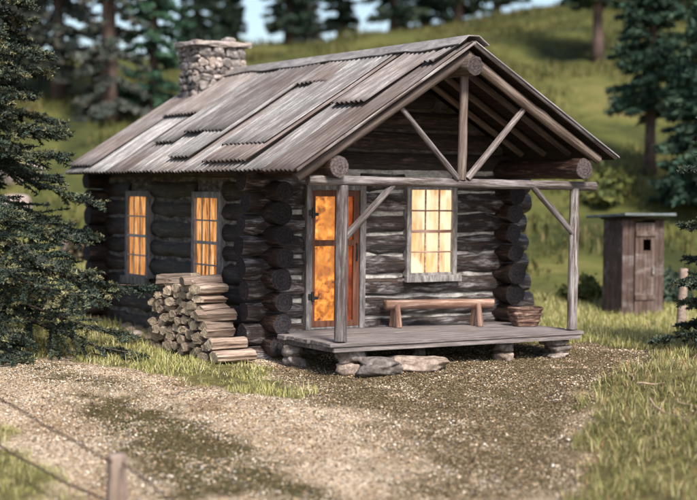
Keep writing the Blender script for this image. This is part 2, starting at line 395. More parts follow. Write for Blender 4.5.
RR, DD = np.meshgrid(rs, ds); gx = CAM[0]+RR*R2[0]+DD*F2[0]; gy = CAM[1]+RR*R2[1]+DD*F2[1]
gx, gy = gx.ravel(), gy.ravel(); gz = height(gx, gy)
g_, m_, n_ = masks(gx, gy)
nearm = (RR.ravel() > -7) & (RR.ravel() < 7.5) & (DD.ravel() > 9) & (DD.ravel() < 27)
gz = gz+nearm*(rng.normal(0, .006, len(gz)))+nearm*g_*.02
V = np.stack([gx, gy, gz], 1); nr, nd_ = len(rs), len(ds)
ii = (np.arange(nd_-1)[:, None]*nr+np.arange(nr-1)[None, :]).ravel()
Fq = np.stack([ii, ii+1, ii+nr+1, ii+nr], 1)
t = NT('ground_cover'); at = t.n('ShaderNodeAttribute', _attribute_name='tint'); sp = t.n('ShaderNodeSeparateColor'); t.l(at.outputs['Color'], sp.inputs[0])
def vor(scale):
    v = t.n('ShaderNodeTexVoronoi'); v.inputs['Scale'].default_value = scale; tc = t.n('ShaderNodeTexCoord'); t.l(tc.outputs['Object'], v.inputs['Vector']); return v
v1 = vor(62.); v2 = vor(30.); s1 = t.n('ShaderNodeSeparateColor'); t.l(v1.outputs['Color'], s1.inputs[0]); s2 = t.n('ShaderNodeSeparateColor'); t.l(v2.outputs['Color'], s2.inputs[0])
grav = [(0, (.07, .042, .022)), (.22, (.22, .145, .085)), (.42, (.42, .31, .21)), (.7, (.58, .47, .35)), (.9, (.70, .61, .49)), (1, (.8, .74, .64))]
gc = t.ramp(s1.outputs[0], grav); gc2 = t.ramp(s2.outputs[1], grav); gcol = t.mix(.4, gc, gc2)
big = t.noise(t.coord((.9, .9, .9), rand=False), 1., 5, .6); gcol = t.mix(1., gcol, t.ramp(big, [(.32, (.55, .47, .38)), (.5, (.9, .86, .8)), (.62, (1.05, 1.03, 1.))]), 'MULTIPLY')
dirt = t.ramp(s1.outputs[1], [(0, (.028, .018, .009)), (.5, (.085, .058, .028)), (.8, (.18, .135, .07)), (1, (.48, .39, .27))])
moss = t.ramp(t.noise(t.coord((22, 22, 22), rand=False), 1., 6, .7), [(.35, (.025, .019, .010)), (.5, (.075, .058, .026)), (.62, (.13, .11, .05)), (.75, (.30, .24, .15))])
fine = t.noise(t.coord((3, 3, 3), rand=False), 1., 8, .75)
brk2 = t.noise(t.coord((1.7, 1.7, 1.7), rand=False), 1., 9, .78)
fm = t.ramp(t.mth('ADD', t.mth('MULTIPLY', sp.outputs[2], .42), brk2), [(.54, (0, 0, 0)), (.84, (1, 1, 1))]); gcol = t.mix(fm, gcol, dirt)
brk = t.noise(t.coord((2.6, 2.6, 2.6), rand=False), 1., 9, .78)
mm = t.ramp(t.mth('ADD', t.mth('MULTIPLY', sp.outputs[1], .55), brk), [(.54, (0, 0, 0)), (.86, (1, 1, 1))]); gcol = t.mix(mm, gcol, moss)
spk = t.noise(t.coord((2.1, 2.1, 2.1), rand=False), 1., 9, .8); gcol = t.mix(t.ramp(spk, [(.56, (0, 0, 0)), (.66, (.8, .8, .8))]), gcol, moss)
hillv = t.noise(t.coord((.22, .22, .22), rand=False), 1., 8, .72, .6); hillc = t.ramp(hillv, [(.34, (.026, .032, .014)), (.44, (.062, .068, .022)), (.52, (.105, .108, .031)), (.6, (.165, .15, .05)), (.7, (.19, .13, .06))])
turf = t.ramp(t.noise(t.coord((5, 5, 5), rand=False), 1., 8, .75), [(.3, (.035, .028, .014)), (.46, (.10, .085, .035)), (.58, (.17, .15, .055)), (.7, (.30, .25, .13))])
gm = t.n('ShaderNodeAttribute', _attribute_name='farm'); gr = t.mix(gm.outputs['Fac'], turf, hillc)
hb = t.mix(sp.outputs[0], gcol, gr)
ad = t.mth('ADD', v1.outputs['Distance'], t.mth('MULTIPLY', fine, .8)); t.bump(ad, .8, .03); M['ground'] = t.done(hb, .95, .1)
ground = mk_np('ground', V, Fq.ravel(), np.arange(len(Fq))*4, 'ground', np.stack([g_, m_, n_], 1)); ground['kind'] = 'structure'
a = ground.data.attributes.new('farm', 'FLOAT', 'POINT'); a.data.foreach_set('value', np.clip((DD.ravel()-27)/6, 0, 1).astype(np.float32))
ground.data.polygons.foreach_set('use_smooth', np.ones(len(ground.data.polygons), bool))

# ------------------------------------------------------------------ loose stones of the track (nobody could count them)
def jittered_octas(P, size, cols, name, label):
    n = len(P); base = np.array([[1, 0, 0], [-1, 0, 0], [0, 1, 0], [0, -1, 0], [0, 0, 1], [0, 0, -1]], float)
    V = base[None]*rng.uniform(.6, 1.2, (n, 6, 1)); an = rng.uniform(0, 2*PI, n); c, s = np.cos(an), np.sin(an)
    x = V[..., 0]*c[:, None]-V[..., 1]*s[:, None]; y = V[..., 0]*s[:, None]+V[..., 1]*c[:, None]; z = V[..., 2]*.6
    tl = rng.uniform(-.6, .6, n)[:, None]; y2 = y*np.cos(tl)-z*np.sin(tl); z2 = y*np.sin(tl)+z*np.cos(tl)
    V = np.stack([x, y2, z2], 2)*size[:, None, None]+P[:, None, :]
    T = np.array([[0, 2, 4], [2, 1, 4], [1, 3, 4], [3, 0, 4], [2, 0, 5], [1, 2, 5], [3, 1, 5], [0, 3, 5]])
    F = (T[None]+np.arange(n)[:, None, None]*6).reshape(-1)
    o = mk_np(name, V.reshape(-1, 3), F, np.arange(n*8)*3, 'grit', np.repeat(cols, 6, 0)); return tag(o, label, 'gravel', kind='stuff')
N = 340000; r = rng.uniform(-5.8, 5.6, N); d = rng.uniform(12.5, 27., N); keep = rng.uniform(0, 1, N) < np.clip(1.25-(d-12.5)/22, .4, 1); r, d = r[keep], d[keep]
x, y = xy(r, d); g, m, n = masks(x, y)
nz1 = np.array([noise.noise(Vector((a_*1.3, b_*1.3, 3)))+.7*noise.noise(Vector((a_*3.7, b_*3.7, 9)))+.4*noise.noise(Vector((a_*9, b_*9, 5))) for a_, b_ in zip(x, y)])
m = np.clip((m-.36)*1.3+nz1*1.6, 0, 1)*(m > .02)+np.clip(nz1*2-.15, 0, .85)*(m <= .02); n = np.clip((n-.25)*1.3+nz1*1.5, 0, 1)*(n > .02)
keep = (rng.uniform(0, 1, len(x)) > g*.93) & (rng.uniform(0, 1, len(x)) > m*.72) & (rng.uniform(0, 1, len(x)) > n*(.62+.28*np.sin(x*2.3+1.5*np.sin(y*1.7))))
x, y, n, m = x[keep], y[keep], n[keep], m[keep]; sz = rng.lognormal(math.log(.0080), .42, len(x)).clip(.005, .024)
pal = np.array([[.78, .70, .58], [.64, .51, .37], [.50, .35, .20], [.30, .20, .12], [.15, .09, .05], [.36, .33, .30], [.07, .05, .035]])
w1 = np.array([.17, .27, .22, .14, .09, .07, .06]); w2 = np.array([.012, .08, .15, .24, .27, .03, .20])
ci = np.where(rng.uniform(0, 1, len(x)) < np.maximum(n*.92, m*.92), rng.choice(7, len(x), p=w2/w2.sum()), rng.choice(7, len(x), p=w1/w1.sum()))
jittered_octas(np.stack([x, y, height(x, y)+sz*.35], 1), sz, pal[ci]*rng.uniform(.45, 1.18, (len(x), 1)), 'gravel', 'loose cream and brown gravel strewn over the track and yard')

# ------------------------------------------------------------------ grass
def blades(name, label, x, y, hmin, hmax, w, palette, lean=.7, clump=None):
    n = len(x); z = height(x, y)+.0; h = rng.uniform(hmin, hmax, n)*rng.uniform(.6, 1.1, n); a = rng.uniform(0, 2*PI, n); ln = np.abs(rng.normal(0, lean, n)).clip(0, 1.5)
    if clump is not None: h = h*clump
    b = a+PI/2+rng.uniform(-.5, .5, n)
    dx, dy = np.cos(a), np.sin(a); wx, wy = np.cos(b)*w/2, np.sin(b)*w/2
    o = np.zeros((n, 5, 3)); o[:, 0] = np.stack([x-wx, y-wy, z-.01], 1); o[:, 1] = np.stack([x+wx, y+wy, z-.01], 1)
    k = .55; mx_, my_ = x+dx*h*np.sin(ln)*.4, y+dy*h*np.sin(ln)*.4; mz = z+h*k
    o[:, 2] = np.stack([mx_+wx*.75, my_+wy*.75, mz], 1); o[:, 3] = np.stack([mx_-wx*.75, my_-wy*.75, mz], 1)
    o[:, 4] = np.stack([x+dx*h*np.sin(ln)*1.05, y+dy*h*np.sin(ln)*1.05, z+h*(.62+.4*np.cos(ln))], 1)
    bi = np.arange(n)[:, None]*5; F = np.concatenate([bi+np.array([[0, 1, 2, 3]]), bi+np.array([[3, 2, 4]])], 1).ravel()
    st = (np.arange(n)[:, None]*7+np.array([[0, 4]])).ravel()
    pal = np.array(palette); c = pal[rng.integers(0, len(pal), n)]*rng.uniform(.75, 1.2, (n, 1))
    ob = mk_np(name, o.reshape(-1, 3), F, st, 'blade', np.repeat(c, 5, 0)); return tag(ob, label, 'grass', kind='stuff')
GP = [(.36, .34, .10), (.44, .40, .16), (.28, .28, .09), (.50, .43, .22), (.52, .47, .2), (.20, .24, .07), (.66, .58, .33), (.38, .37, .11)]
GQ = [(.21, .21, .065), (.28, .26, .09), (.20, .16, .08), (.36, .30, .14), (.15, .165, .05), (.22, .22, .07), (.12, .13, .04), (.30, .26, .11), (.18, .19, .06), (.46, .39, .21), (.24, .2, .10)]
def scatter(n, r0, r1, d0, d1, th=.15, clumpf=1.6, gap=None):
    r = rng.uniform(r0, r1, n); d = rng.uniform(d0, d1, n); x, y = xy(r, d); g, m, nn = masks(x, y)
    cl = .5+.5*np.sin(x*clumpf*2.1+1.7*np.sin(y*clumpf*1.7))*np.sin(y*clumpf*2.3+1.3*np.sin(x*clumpf*1.9)); cl2 = .5+.5*np.sin(x*9.7+2*np.sin(y*7.1))*np.sin(y*10.3+2*np.sin(x*8.3))
    k = (g > th) & (rng.uniform(0, 1, n) < .2+.8*cl2); 
    q = (.55+.45*cl*cl2+.25*cl2)
    if gap is not None:
        nv = np.array([noise.noise(Vector((a_*1.5, b_*1.5, 4)))+.6*noise.noise(Vector((a_*4.5, b_*4.5, 8))) for a_, b_ in zip(x, y)]); k &= nv > gap; q = q*(.72+np.clip(nv, -.3, .8)*.9)
    return x[k], y[k], q[k]
x, y, c = scatter(90000, -6.5, .6, 17.8, 26.5, gap=-.34); blades('grass', 'bright green static tufts along the track before the woodpile', x, y, .05, .20, .012, GP, .95, c)
x, y, c = scatter(120000, 2.0, 5.6, 13, 23.5, gap=-.22); blades('grass', 'long green and straw grass on the right foreground bank', x, y, .05, .21, .010, GQ, 1.0, c)
x, y, c = scatter(26000, -5, -2, 12, 18); blades('grass', 'green grass in the bottom left corner by the wire', x, y, .05, .15, .008, GP, .7, c)
x, y, c = scatter(70000, 1.5, 9, 22.0, 31); blades('grass', 'sunny blurred lawn between porch and outhouse', x, y, .07, .22, .014, GP, .6, c)
x, y, c = scatter(60000, -10, 0, 25.5, 36); blades('grass', 'yellow green meadow behind the large left spruce', x, y, .08, .28, .018, GP, .6, c)
x, y, c = scatter(130000, -22, 26, 30, 72); hv = np.array([noise.noise(Vector((a_*.3, b_*.3, 2)))+.5*noise.noise(Vector((a_*.9, b_*.9, 7))) for a_, b_ in zip(x, y)]); k = hv > -.12; x, y, c = x[k], y[k], (c*(.6+np.clip(hv, -.1, .6)*1.4))[k]; blades('grass', 'olive hillside grass rising behind the cabin', x, y, .12, .45, .05, [(.095, .098, .028), (.135, .13, .038), (.065, .075, .026), (.18, .14, .06), (.11, .11, .034)], .6, c*1.2)
x, y, c = scatter(5500, -6.0, .6, 17.8, 25.5); blades('grass', 'long pale straw blades leaning over the grass strip before the woodpile', x, y, .10, .26, .011, [(.62, .56, .34), (.5, .46, .22), (.44, .44, .16)], 1.3, c)
x, y, c = scatter(9000, 2.0, 5.6, 13, 23.5); blades('grass', 'long dry straw blades bent over the right foreground bank', x, y, .12, .32, .010, [(.55, .47, .27), (.42, .36, .17), (.38, .38, .14), (.3, .17, .08)], 1.35, c)
# sparse tufts in the gravel and moss strip
n = 3200; u = rng.uniform(-5, 4.2, n); d = rng.uniform(13, 23.5, n); x, y = xy(u, d); g, m, nn = masks(x, y); k = rng.uniform(0, 1, n) < (.05+m*.8+nn*.12)
x = np.repeat(x[k], 7)+rng.normal(0, .03, k.sum()*7); y = np.repeat(y[k], 7)+rng.normal(0, .03, k.sum()*7)
blades('weeds', 'tiny olive weeds dotting the gravel track', x, y, .015, .055, .008, [(.15, .15, .05), (.1, .12, .04), (.25, .2, .1)], .8)['category'] = 'weeds'

# ------------------------------------------------------------------ the cabin
W_, D_ = 4.25, 5.87
cabin = thing('log_cabin', 'dark log cabin with rusty corrugated tin roof, lit windows and an open gabled porch', 'cabin', (0, 0, -.36))
LR = .158
side_z = [.13+.32*k for k in range(-1, 7)]; front_z = [.29+.32*k for k in range(-2, 7)]
def cut(a, b, holes, z, r):
    segs = [(a, b)]
    for (h0, h1, z0, z1) in holes:
        if z+r*.5 > z0 and z-r*.5 < z1:
            ns = []
            for s, e in segs:
                if h0 > s: ns.append((s, min(e, h0)))
                if h1 < e: ns.append((max(s, h1), e))
            segs = [q for q in ns if q[1]-q[0] > .05]
    return segs
def wall_core(name, axis, c, a, b, z0, z1, holes, th, mat, parent):
    """the chinked core between the logs, in strips round the openings"""
    P = []; cur = a
    for (h0, h1, y0, y1) in sorted(holes):
        P.append((cur, h0, z0, z1)); P.append((h0, h1, z0, y0)); P.append((h0, h1, y1, z1)); cur = h1
    P.append((cur, b, z0, z1)); parts = []
    for (s, e, q0, q1) in P:
        if e-s < .02 or q1-q0 < .02: continue
        if axis == 'x': parts.append(box_data(s, e, c-th, c+th, q0, q1))
        else: parts.append(box_data(c-th, c+th, s, e, q0, q1))
    v, f, mi = merge(parts); return mk(name, v, f, mat, parent)
DOOR = (.55, 1.55, -.02, 2.15); FWIN = (2.35, 3.26, .74, 2.17)
SW1 = (3.82, 4.72, .54, 2.03); SW2 = (1.20, 2.14, .48, 2.03)
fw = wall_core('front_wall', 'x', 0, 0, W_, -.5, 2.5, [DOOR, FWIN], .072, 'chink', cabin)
for z in front_z:
    for (s, e) in cut(-.42-random.uniform(-.08, .08), W_+.55+random.uniform(-.10, .09), [DOOR, FWIN], z, LR):
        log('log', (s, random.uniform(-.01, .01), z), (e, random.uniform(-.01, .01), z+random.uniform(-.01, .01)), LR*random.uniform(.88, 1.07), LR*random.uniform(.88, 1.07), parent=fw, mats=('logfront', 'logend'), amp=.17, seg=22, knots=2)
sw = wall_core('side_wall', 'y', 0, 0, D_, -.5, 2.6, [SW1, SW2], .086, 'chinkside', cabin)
for z in side_z:
    for (s, e) in cut(-.42-random.uniform(-.09, .08), D_+.42+random.uniform(-.05, .1), [SW1, SW2], z, LR):
        log('log', (random.uniform(-.01, .01), s, z), (random.uniform(-.01, .01), e, z+random.uniform(-.01, .01)), LR*random.uniform(.88, 1.07), LR*random.uniform(.88, 1.07), parent=sw, amp=.16, seg=22, knots=2)
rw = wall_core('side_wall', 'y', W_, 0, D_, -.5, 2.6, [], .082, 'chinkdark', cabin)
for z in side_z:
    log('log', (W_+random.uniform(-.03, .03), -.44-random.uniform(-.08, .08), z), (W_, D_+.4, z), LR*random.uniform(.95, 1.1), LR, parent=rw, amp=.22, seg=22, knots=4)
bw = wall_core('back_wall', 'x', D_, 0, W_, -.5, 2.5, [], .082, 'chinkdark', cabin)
for z in front_z: log('log', (-.42-random.uniform(-.05, .08), D_, z), (W_+.4, D_, z), LR*random.uniform(.95, 1.08), LR, parent=bw, amp=.18, knots=2)
# gables: logs shortening towards the ridge
PKX, PKZ = 2.08, 4.17; ELX, ELZ, ERX, ERZ = -.796, 2.33, 4.79, 2.60
def roof_z(x): return PKZ-(PKX-x)*(PKZ-ELZ)/(PKX-ELX) if x < PKX else PKZ-(x-PKX)*(PKZ-ERZ)/(ERX-PKX)
for yy, nm in ((0, 'front_gable'), (D_, 'back_gable')):
    v = []; f = []
    xs = [0, PKX, W_]; zt = [roof_z(q)-.14 for q in xs]
    for s in (-.07, .07):
        v += [(0, yy+s, 2.5), (W_, yy+s, 2.5), (W_, yy+s, zt[2]), (PKX, yy+s, zt[1]), (0, yy+s, zt[0])]
    f = [[0, 1, 2, 3, 4], [9, 8, 7, 6, 5]]+[[i, i+5, (i+1) % 5+5, (i+1) % 5] for i in range(5)]
    gb = mk(nm, v, f, 'chinkdark', cabin)
    z = front_z[-1]+.315
    while z < 3.95:
        zl = z+.15; x0 = PKX-(PKZ-.1-zl)/((PKZ-ELZ)/(PKX-ELX)); x1 = PKX+(PKZ-.1-zl)/((PKZ-ERZ)/(ERX-PKX))
        x0 = max(x0, -.12); x1 = min(x1, W_+.12)
        if x1-x0 > .3: log('log', (x0, yy, z), (x1, yy, z), LR*.98, parent=gb, amp=.1, knots=1)
        z += .315
# long plate logs, ridge log
log('plate_log', (-.10, -2.14, 2.385), (-.04, D_+.3, 2.42), .150, .15, ('log', 'poleend'), cabin, amp=.08, seg=20, knots=3)
log('plate_log', (4.19, -2.13, 2.43), (4.22, D_+.3, 2.42), .155, .15, ('log', 'poleend'), cabin, amp=.10, seg=20, knots=3)
log('ridge_log', (PKX, -2.22, 3.84), (PKX, D_+.3, 3.86), .135, .13, ('rafter', 'poleend'), cabin, amp=.12, seg=18)
# roof boarding, rafters, barge poles
YF, YB = -2.15, 5.95
def slope_pt(side, t_, y, off=0.):
    a = Vector((PKX, y, PKZ)); b = Vector((ELX, y, ELZ)) if side < 0 else Vector((ERX, y, ERZ)); e = (b-a); L = e.length; e.normalize()
    n = Vector((-e.z, 0, e.x)) if side > 0 else Vector((e.z, 0, -e.x))
    if n.z < 0: n = -n
    return a+e*t_+n*off, e, n, L
for side, nm in ((-1, 'left'), (1, 'right')):
    _, e, n, L = slope_pt(side, 0, 0)
    P = []
    k = 0; y = YF+.02
    v = []; f = []
    nb = 9
    for b in range(nb):
        t0, t1 = L*b/nb+.004, L*(b+1)/nb-.004
        q = []
        for (tt, oo, yy) in ((t0, -.035, YF+.03), (t1, -.035, YF+.03), (t1, -.012, YF+.03), (t0, -.012, YF+.03), (t0, -.035, YB-.03), (t1, -.035, YB-.03), (t1, -.012, YB-.03), (t0, -.012, YB-.03)):
            q.append(tuple(slope_pt(side, tt, yy, oo)[0]))
        b0 = len(v); v += q; f += [[b0+i for i in g4] for g4 in ([0, 1, 2, 3], [7, 6, 5, 4], [0, 4, 5, 1], [1, 5, 6, 2], [2, 6, 7, 3], [3, 7, 4, 0])]
    mk('roof_boarding', v, f, 'sheath', cabin)
    ys = [-1.45, -.85, -.3, .8, 1.8, 2.8, 3.8, 4.8, 5.6]
    for y in ys:
        p0 = slope_pt(side, .12, y, -.10)[0]; p1 = slope_pt(side, L-.32, y, -.10)[0]
        log('rafter', p0, p1, .055, .05, ('rafter', 'poleend'), cabin, amp=.06, seg=10)
    # barge pole at the front edge
    log('edge_pole', slope_pt(side, .0, YF-.01, -.005)[0], slope_pt(side, L-.01, YF-.01, -.005)[0], .034, .032, ('pole', 'poleend'), cabin, amp=.1, seg=10, knots=1)
    p0 = slope_pt(side, .05, YF+.14, -.15)[0]; p1 = slope_pt(side, L-(.02 if side < 0 else .18), YF+.14, -.14)[0]
    log('barge_pole', p0, p1, .080, .07, ('rafter', 'poleend'), cabin, amp=.1, seg=14, knots=2, bend=.02)
# corrugated sheets
def sheet(side, y0, y1, t0, t1, lift, seed, lift2=None, skew=0.):
    per = .125; amp = .022; n = max(8, int((y1-y0)/per*8)); mr = 10; R_ = random.Random(seed); V, F = [], []
    ph = R_.uniform(0, 6); GV = []
    for lay in (0, 1):
        for j in range(mr+1):
            tt = t0+(t1-t0)*j/mr; lf = lift+(((lift2 if lift2 is not None else lift)-lift)*j/mr)
            for i in range(n+1):
                y = y0+(y1-y0)*i/n
                GV.append((.5-.5*math.sin(2*PI*(y-y0)/per+ph))**1.6)  # marks the valleys for their painted shade
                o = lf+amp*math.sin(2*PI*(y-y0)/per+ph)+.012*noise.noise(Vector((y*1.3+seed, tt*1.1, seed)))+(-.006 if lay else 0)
                ex = .02*noise.noise(Vector((y*2+seed*3, j*.0, 5))) if j in (0, mr) else 0
                p = slope_pt(side, tt+ex, y+skew*(tt-t0), o)[0]; V.append(tuple(p))
    st = (mr+1)*(n+1)
    for j in range(mr):
        for i in range(n):
            a = j*(n+1)+i; q = [a, a+1, a+n+2, a+n+1]; F.append(q if side < 0 else q[::-1]); q2 = [k+st for k in q[::-1]]; F.append(q2 if side < 0 else q2[::-1])
    for j in (0, mr):
        for i in range(n): a = j*(n+1)+i; F.append([a, a+1, a+1+st, a+st])
    for i in (0, n):
        for j in range(mr): a = j*(n+1)+i; F.append([a, a+n+1, a+n+1+st, a+st])
    o = mk('roof_sheet', V, F, 'tin', cabin, smooth=True); a = o.data.attributes.new('groove_shade', 'FLOAT', 'POINT'); a.data.foreach_set('value', GV); return o
LL = 3.414; LRt = slope_pt(1, 0, 0)[3]; sd = 100
yb = [5.98, 5.05, 4.1, 3.25, 2.3, 1.35, .5, -.45, -1.3, -2.17]
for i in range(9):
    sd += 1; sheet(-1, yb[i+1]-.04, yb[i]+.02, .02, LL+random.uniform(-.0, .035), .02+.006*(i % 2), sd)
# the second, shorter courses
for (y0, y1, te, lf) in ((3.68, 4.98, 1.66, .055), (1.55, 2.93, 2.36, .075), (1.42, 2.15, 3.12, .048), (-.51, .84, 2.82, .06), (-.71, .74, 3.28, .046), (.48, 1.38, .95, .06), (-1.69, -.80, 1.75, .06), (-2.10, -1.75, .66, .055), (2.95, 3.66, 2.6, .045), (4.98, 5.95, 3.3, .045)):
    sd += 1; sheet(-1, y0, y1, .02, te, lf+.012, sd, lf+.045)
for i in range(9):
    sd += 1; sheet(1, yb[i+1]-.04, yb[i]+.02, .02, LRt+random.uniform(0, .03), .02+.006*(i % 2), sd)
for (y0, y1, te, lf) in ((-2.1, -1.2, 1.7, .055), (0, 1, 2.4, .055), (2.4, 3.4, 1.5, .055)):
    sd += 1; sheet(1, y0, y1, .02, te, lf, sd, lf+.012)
# ridge cap: bent strips
V, F = [], []; ny = 60
for j in range(ny+1):
    y = YF-.03+(YB-YF+.06)*j/ny; w = .27+.10*noise.noise(Vector((y*1.1, 3, 1)))+.02*noise.noise(Vector((y*5, 3, 1)))
    lz = .02*noise.noise(Vector((y*.7, 8, 1)))
    for off in (.135, .118):
        for side, tt in ((-1, w), (-1, w*.5), (-1, .03), (1, .03), (1, w*.5), (1, w)):
            p = slope_pt(side, tt, y, off+(lz if tt < .1 else lz*.3-.015*(tt/w)))[0]; V.append(tuple(p))
for j in range(ny):
    a = j*12
    for k in range(5): F.append([a+k, a+12+k, a+13+k, a+k+1]); F.append([a+6+k+1, a+18+k+1, a+18+k, a+6+k])
    F.append([a, a+6, a+18, a+12]); F.append([a+5, a+17, a+23, a+11])
for a in (0, ny*12):
    for k in range(5): F.append([a+k, a+k+1, a+7+k, a+6+k])
M['cap'] = wood_mat('ridge_cap_tin', [(.3, (.08, .07, .064)), (.5, (.17, .155, .145)), (.7, (.32, .30, .285))], .6, .4, sc=(6, 3, 6))
mk('ridge_cap', V, F, 'cap', cabin)
# porch frame
Bz0, Bz1 = 2.2, 2.17
log('porch_beam', (-.47, -1.93, 2.205), (4.60, -1.90, 2.17), .070, .066, ('pole', 'poleend'), cabin, amp=.14, seg=16, knots=4, freq=3)
for xx, r0, nm in ((.08, .088, 0), (4.18, .078, 1)):
    log('porch_post', (xx, -1.91, .012), (xx+.01, -1.91, 2.14), r0, r0*.9, ('pole', 'poleend'), cabin, amp=.07, seg=14, knots=3)
log('king_post', (2.07, -1.93, 2.23), (2.10, -1.93, 3.74), .068, .062, ('rafter', 'poleend'), cabin, amp=.08, seg=12, knots=2)
def UN(u, v, yv):
    d = ray(u, v); t_ = (yv-CAM[1])/d[1]; p = CAM+d*t_; return tuple(float(q) for q in p)
log('gable_brace', UN(458, 179, -1.97), UN(399, 105, -1.97), .045, .038, ('pole', 'poleend'), cabin, amp=.08, seg=10)
log('gable_brace', UN(467, 179, -1.95), UN(528, 104, -1.95), .050, .045, ('pole', 'poleend'), cabin, amp=.08, seg=10)
log('post_brace', UN(344, 239, -1.92), UN(393, 185, -1.92), .054, .048, ('pole', 'poleend'), cabin, amp=.08, seg=10)
log('post_brace', UN(576, 237, -1.92), UN(532, 186, -1.92), .048, .044, ('pole', 'poleend'), cabin, amp=.08, seg=10, knots=1)
# porch floor
parts = []; y = -2.06; k = 0
while y < -.1:
    w = .205+random.uniform(-.02, .02); x0 = -.13+random.uniform(-.05, .03)+(0 if y < -.75 else .28); x1 = 4.26+random.uniform(-.03, .05)
    vv, ff = box_data(x0, x1, y, min(y+w-.008, -.06), -.055+random.uniform(-.004, .006), random.uniform(-.007, .006), .006, .004, (10, 1, 1), k)
    parts.append((vv, ff)); y += w; k += 1
v, f, mi = merge(parts); deck = mk('porch_floor', v, f, 'plank', cabin)
box('rim_board', -.10, 4.24, -2.045, -1.99, -.125, -.058, 'plank', cabin, None, .006, .004, (10, 1, 1), 3)
box('rim_board', -.10, -.05, -1.985, -.5, -.125, -.058, 'plank', cabin, None, .006, .003, (1, 5, 1), 4)
box('rim_board', 4.19, 4.24, -1.985, -.1, -.125, -.058, 'plank', cabin, None, .006, .003, (1, 5, 1), 5)
def gz_(x, y): return H(x, y)
for (x, y, s, n_l) in ((.30, -1.84, (.36, .24), 2), (.0, -.8, (.3, .22), 2), (2.98, -1.80, (.28, .22), 2), (3.98, -1.80, (.36, .26), 3), (1.9, -1.1, (.2, .15), 2)):
    g0 = gz_(x, y)-.03; hh = (-.125-g0)/n_l
    for q in range(n_l):
        v, f = rock_data(s[0]*.5*random.uniform(.9, 1.15)*1.1, s[1]*.6*random.uniform(.9, 1.1), hh*.56, q*7+x*3, .42)
        mk('stone_pier', v, f, 'stone', cabin, rotm((x+random.uniform(-.03, .03), y, g0+hh*(q+.5)), random.uniform(-.3, .3)), smooth=True)
# the ground stones under the corner
for i in range(12):
    y = .2+i*.5; 
    v, f = rock_data(.16, .22, .12, i*3.1, .2); mk('foundation_stone', v, f, 'stone', cabin, rotm((-.06, y, -.36), .2*i), smooth=True)
# windows
def window(plane, h0, h1, z0, z1, cols, rows, glow, nm, fr=.09, sill=.08, lean=0., topw=.10, thickrow=2, glassgap=.07):
    """plane 'front' (facing -y) or 'side' (facing -x); h0..h1 outer frame"""
    if plane == 'front': W = Matrix.Translation((h0, -.02, z0))
    else: W = Matrix.Translation((-.02, h1, z0)) @ Matrix.Rotation(-PI/2, 4, 'Z')
    w, h = h1-h0, z1-z0
    # local: x across, -y outwards, z up
    fo = -.175
    parts = [box_data(0, fr, fo, .06, 0, h, .006, .003, (1, 1, 5), 1), box_data(w-fr, w, fo, .06, 0, h, .006, .003, (1, 1, 5), 2), box_data(fr, w-fr, fo+.004, .06, h-topw, h, .006, .003, (3, 1, 1), 3), box_data(fr, w-fr, fo+.006, .06, 0, .05, .006, .002, (3, 1, 1), 4)]
    v, f, mi = merge(parts); fro = mk('window', v, f, 'frame', cabin, W)
    v, f = box_data(-.045, w+.045, fo-.07, .0+fo+.004, -sill+.01, .012, .008, .005, (4, 1, 1), 9); mk('sill', v, f, 'frame', fro, W)
    gx0, gx1, gz0, gz1 = fr, w-fr, .05, h-topw
    parts = []
    yb_, yf_ = -.115, -.075-.03
    for c in range(1, cols):
        xx = gx0+(gx1-gx0)*c/cols+random.uniform(-.004, .004); parts.append(box_data(xx-.012, xx+.012, -.168, -.150, gz0, gz1, .003, .002, (1, 1, 6), c))
    for r_ in range(1, rows):
        zz = gz0+(gz1-gz0)*r_/rows; tw = .024 if r_ == thickrow else .012; parts.append(box_data(gx0, gx1, -.172, -.148, zz-tw, zz+tw, .003, .002, (5, 1, 1), 20+r_))
    v, f, mi = merge(parts); mk('muntins', v, f, 'muntin' if plane != 'front' else 'bench', fro, W)
    v, f = box_data(gx0+.002, gx1-.002, -.146, -.142, gz0+.002, gz1-.002, .001); mk('pane', v, f, 'glass', fro, W)
    # wavy lit curtain behind the pane
    V, F = [], []; n = 60; mrow = 6
    for j in range(mrow+1):
        for i in range(n+1):
            x = gx0-.01+(gx1-gx0+.02)*i/n; V.append((x, -.112+.020*math.sin(x*58+.4*math.sin(j*1.1)), gz0-.01+(gz1-gz0+.02)*j/mrow))
    for j in range(mrow):
        for i in range(n): a = j*(n+1)+i; F.append([a, a+1, a+n+2, a+n+1])
    mk('curtain', V, F, glow, fro, W, smooth=True)
    return fro
window('front', 2.33, 3.28, .76, 2.19, 3, 4, 'glow_front', 'front', .085, .10)
window('side', 3.80, 4.74, .56, 2.03, 3, 4, 'glow_side', 'side', .095, .12, glassgap=.07)
window('side', 1.18, 2.16, .50, 2.03, 3, 4, 'glow_side', 'side', .10, .10)
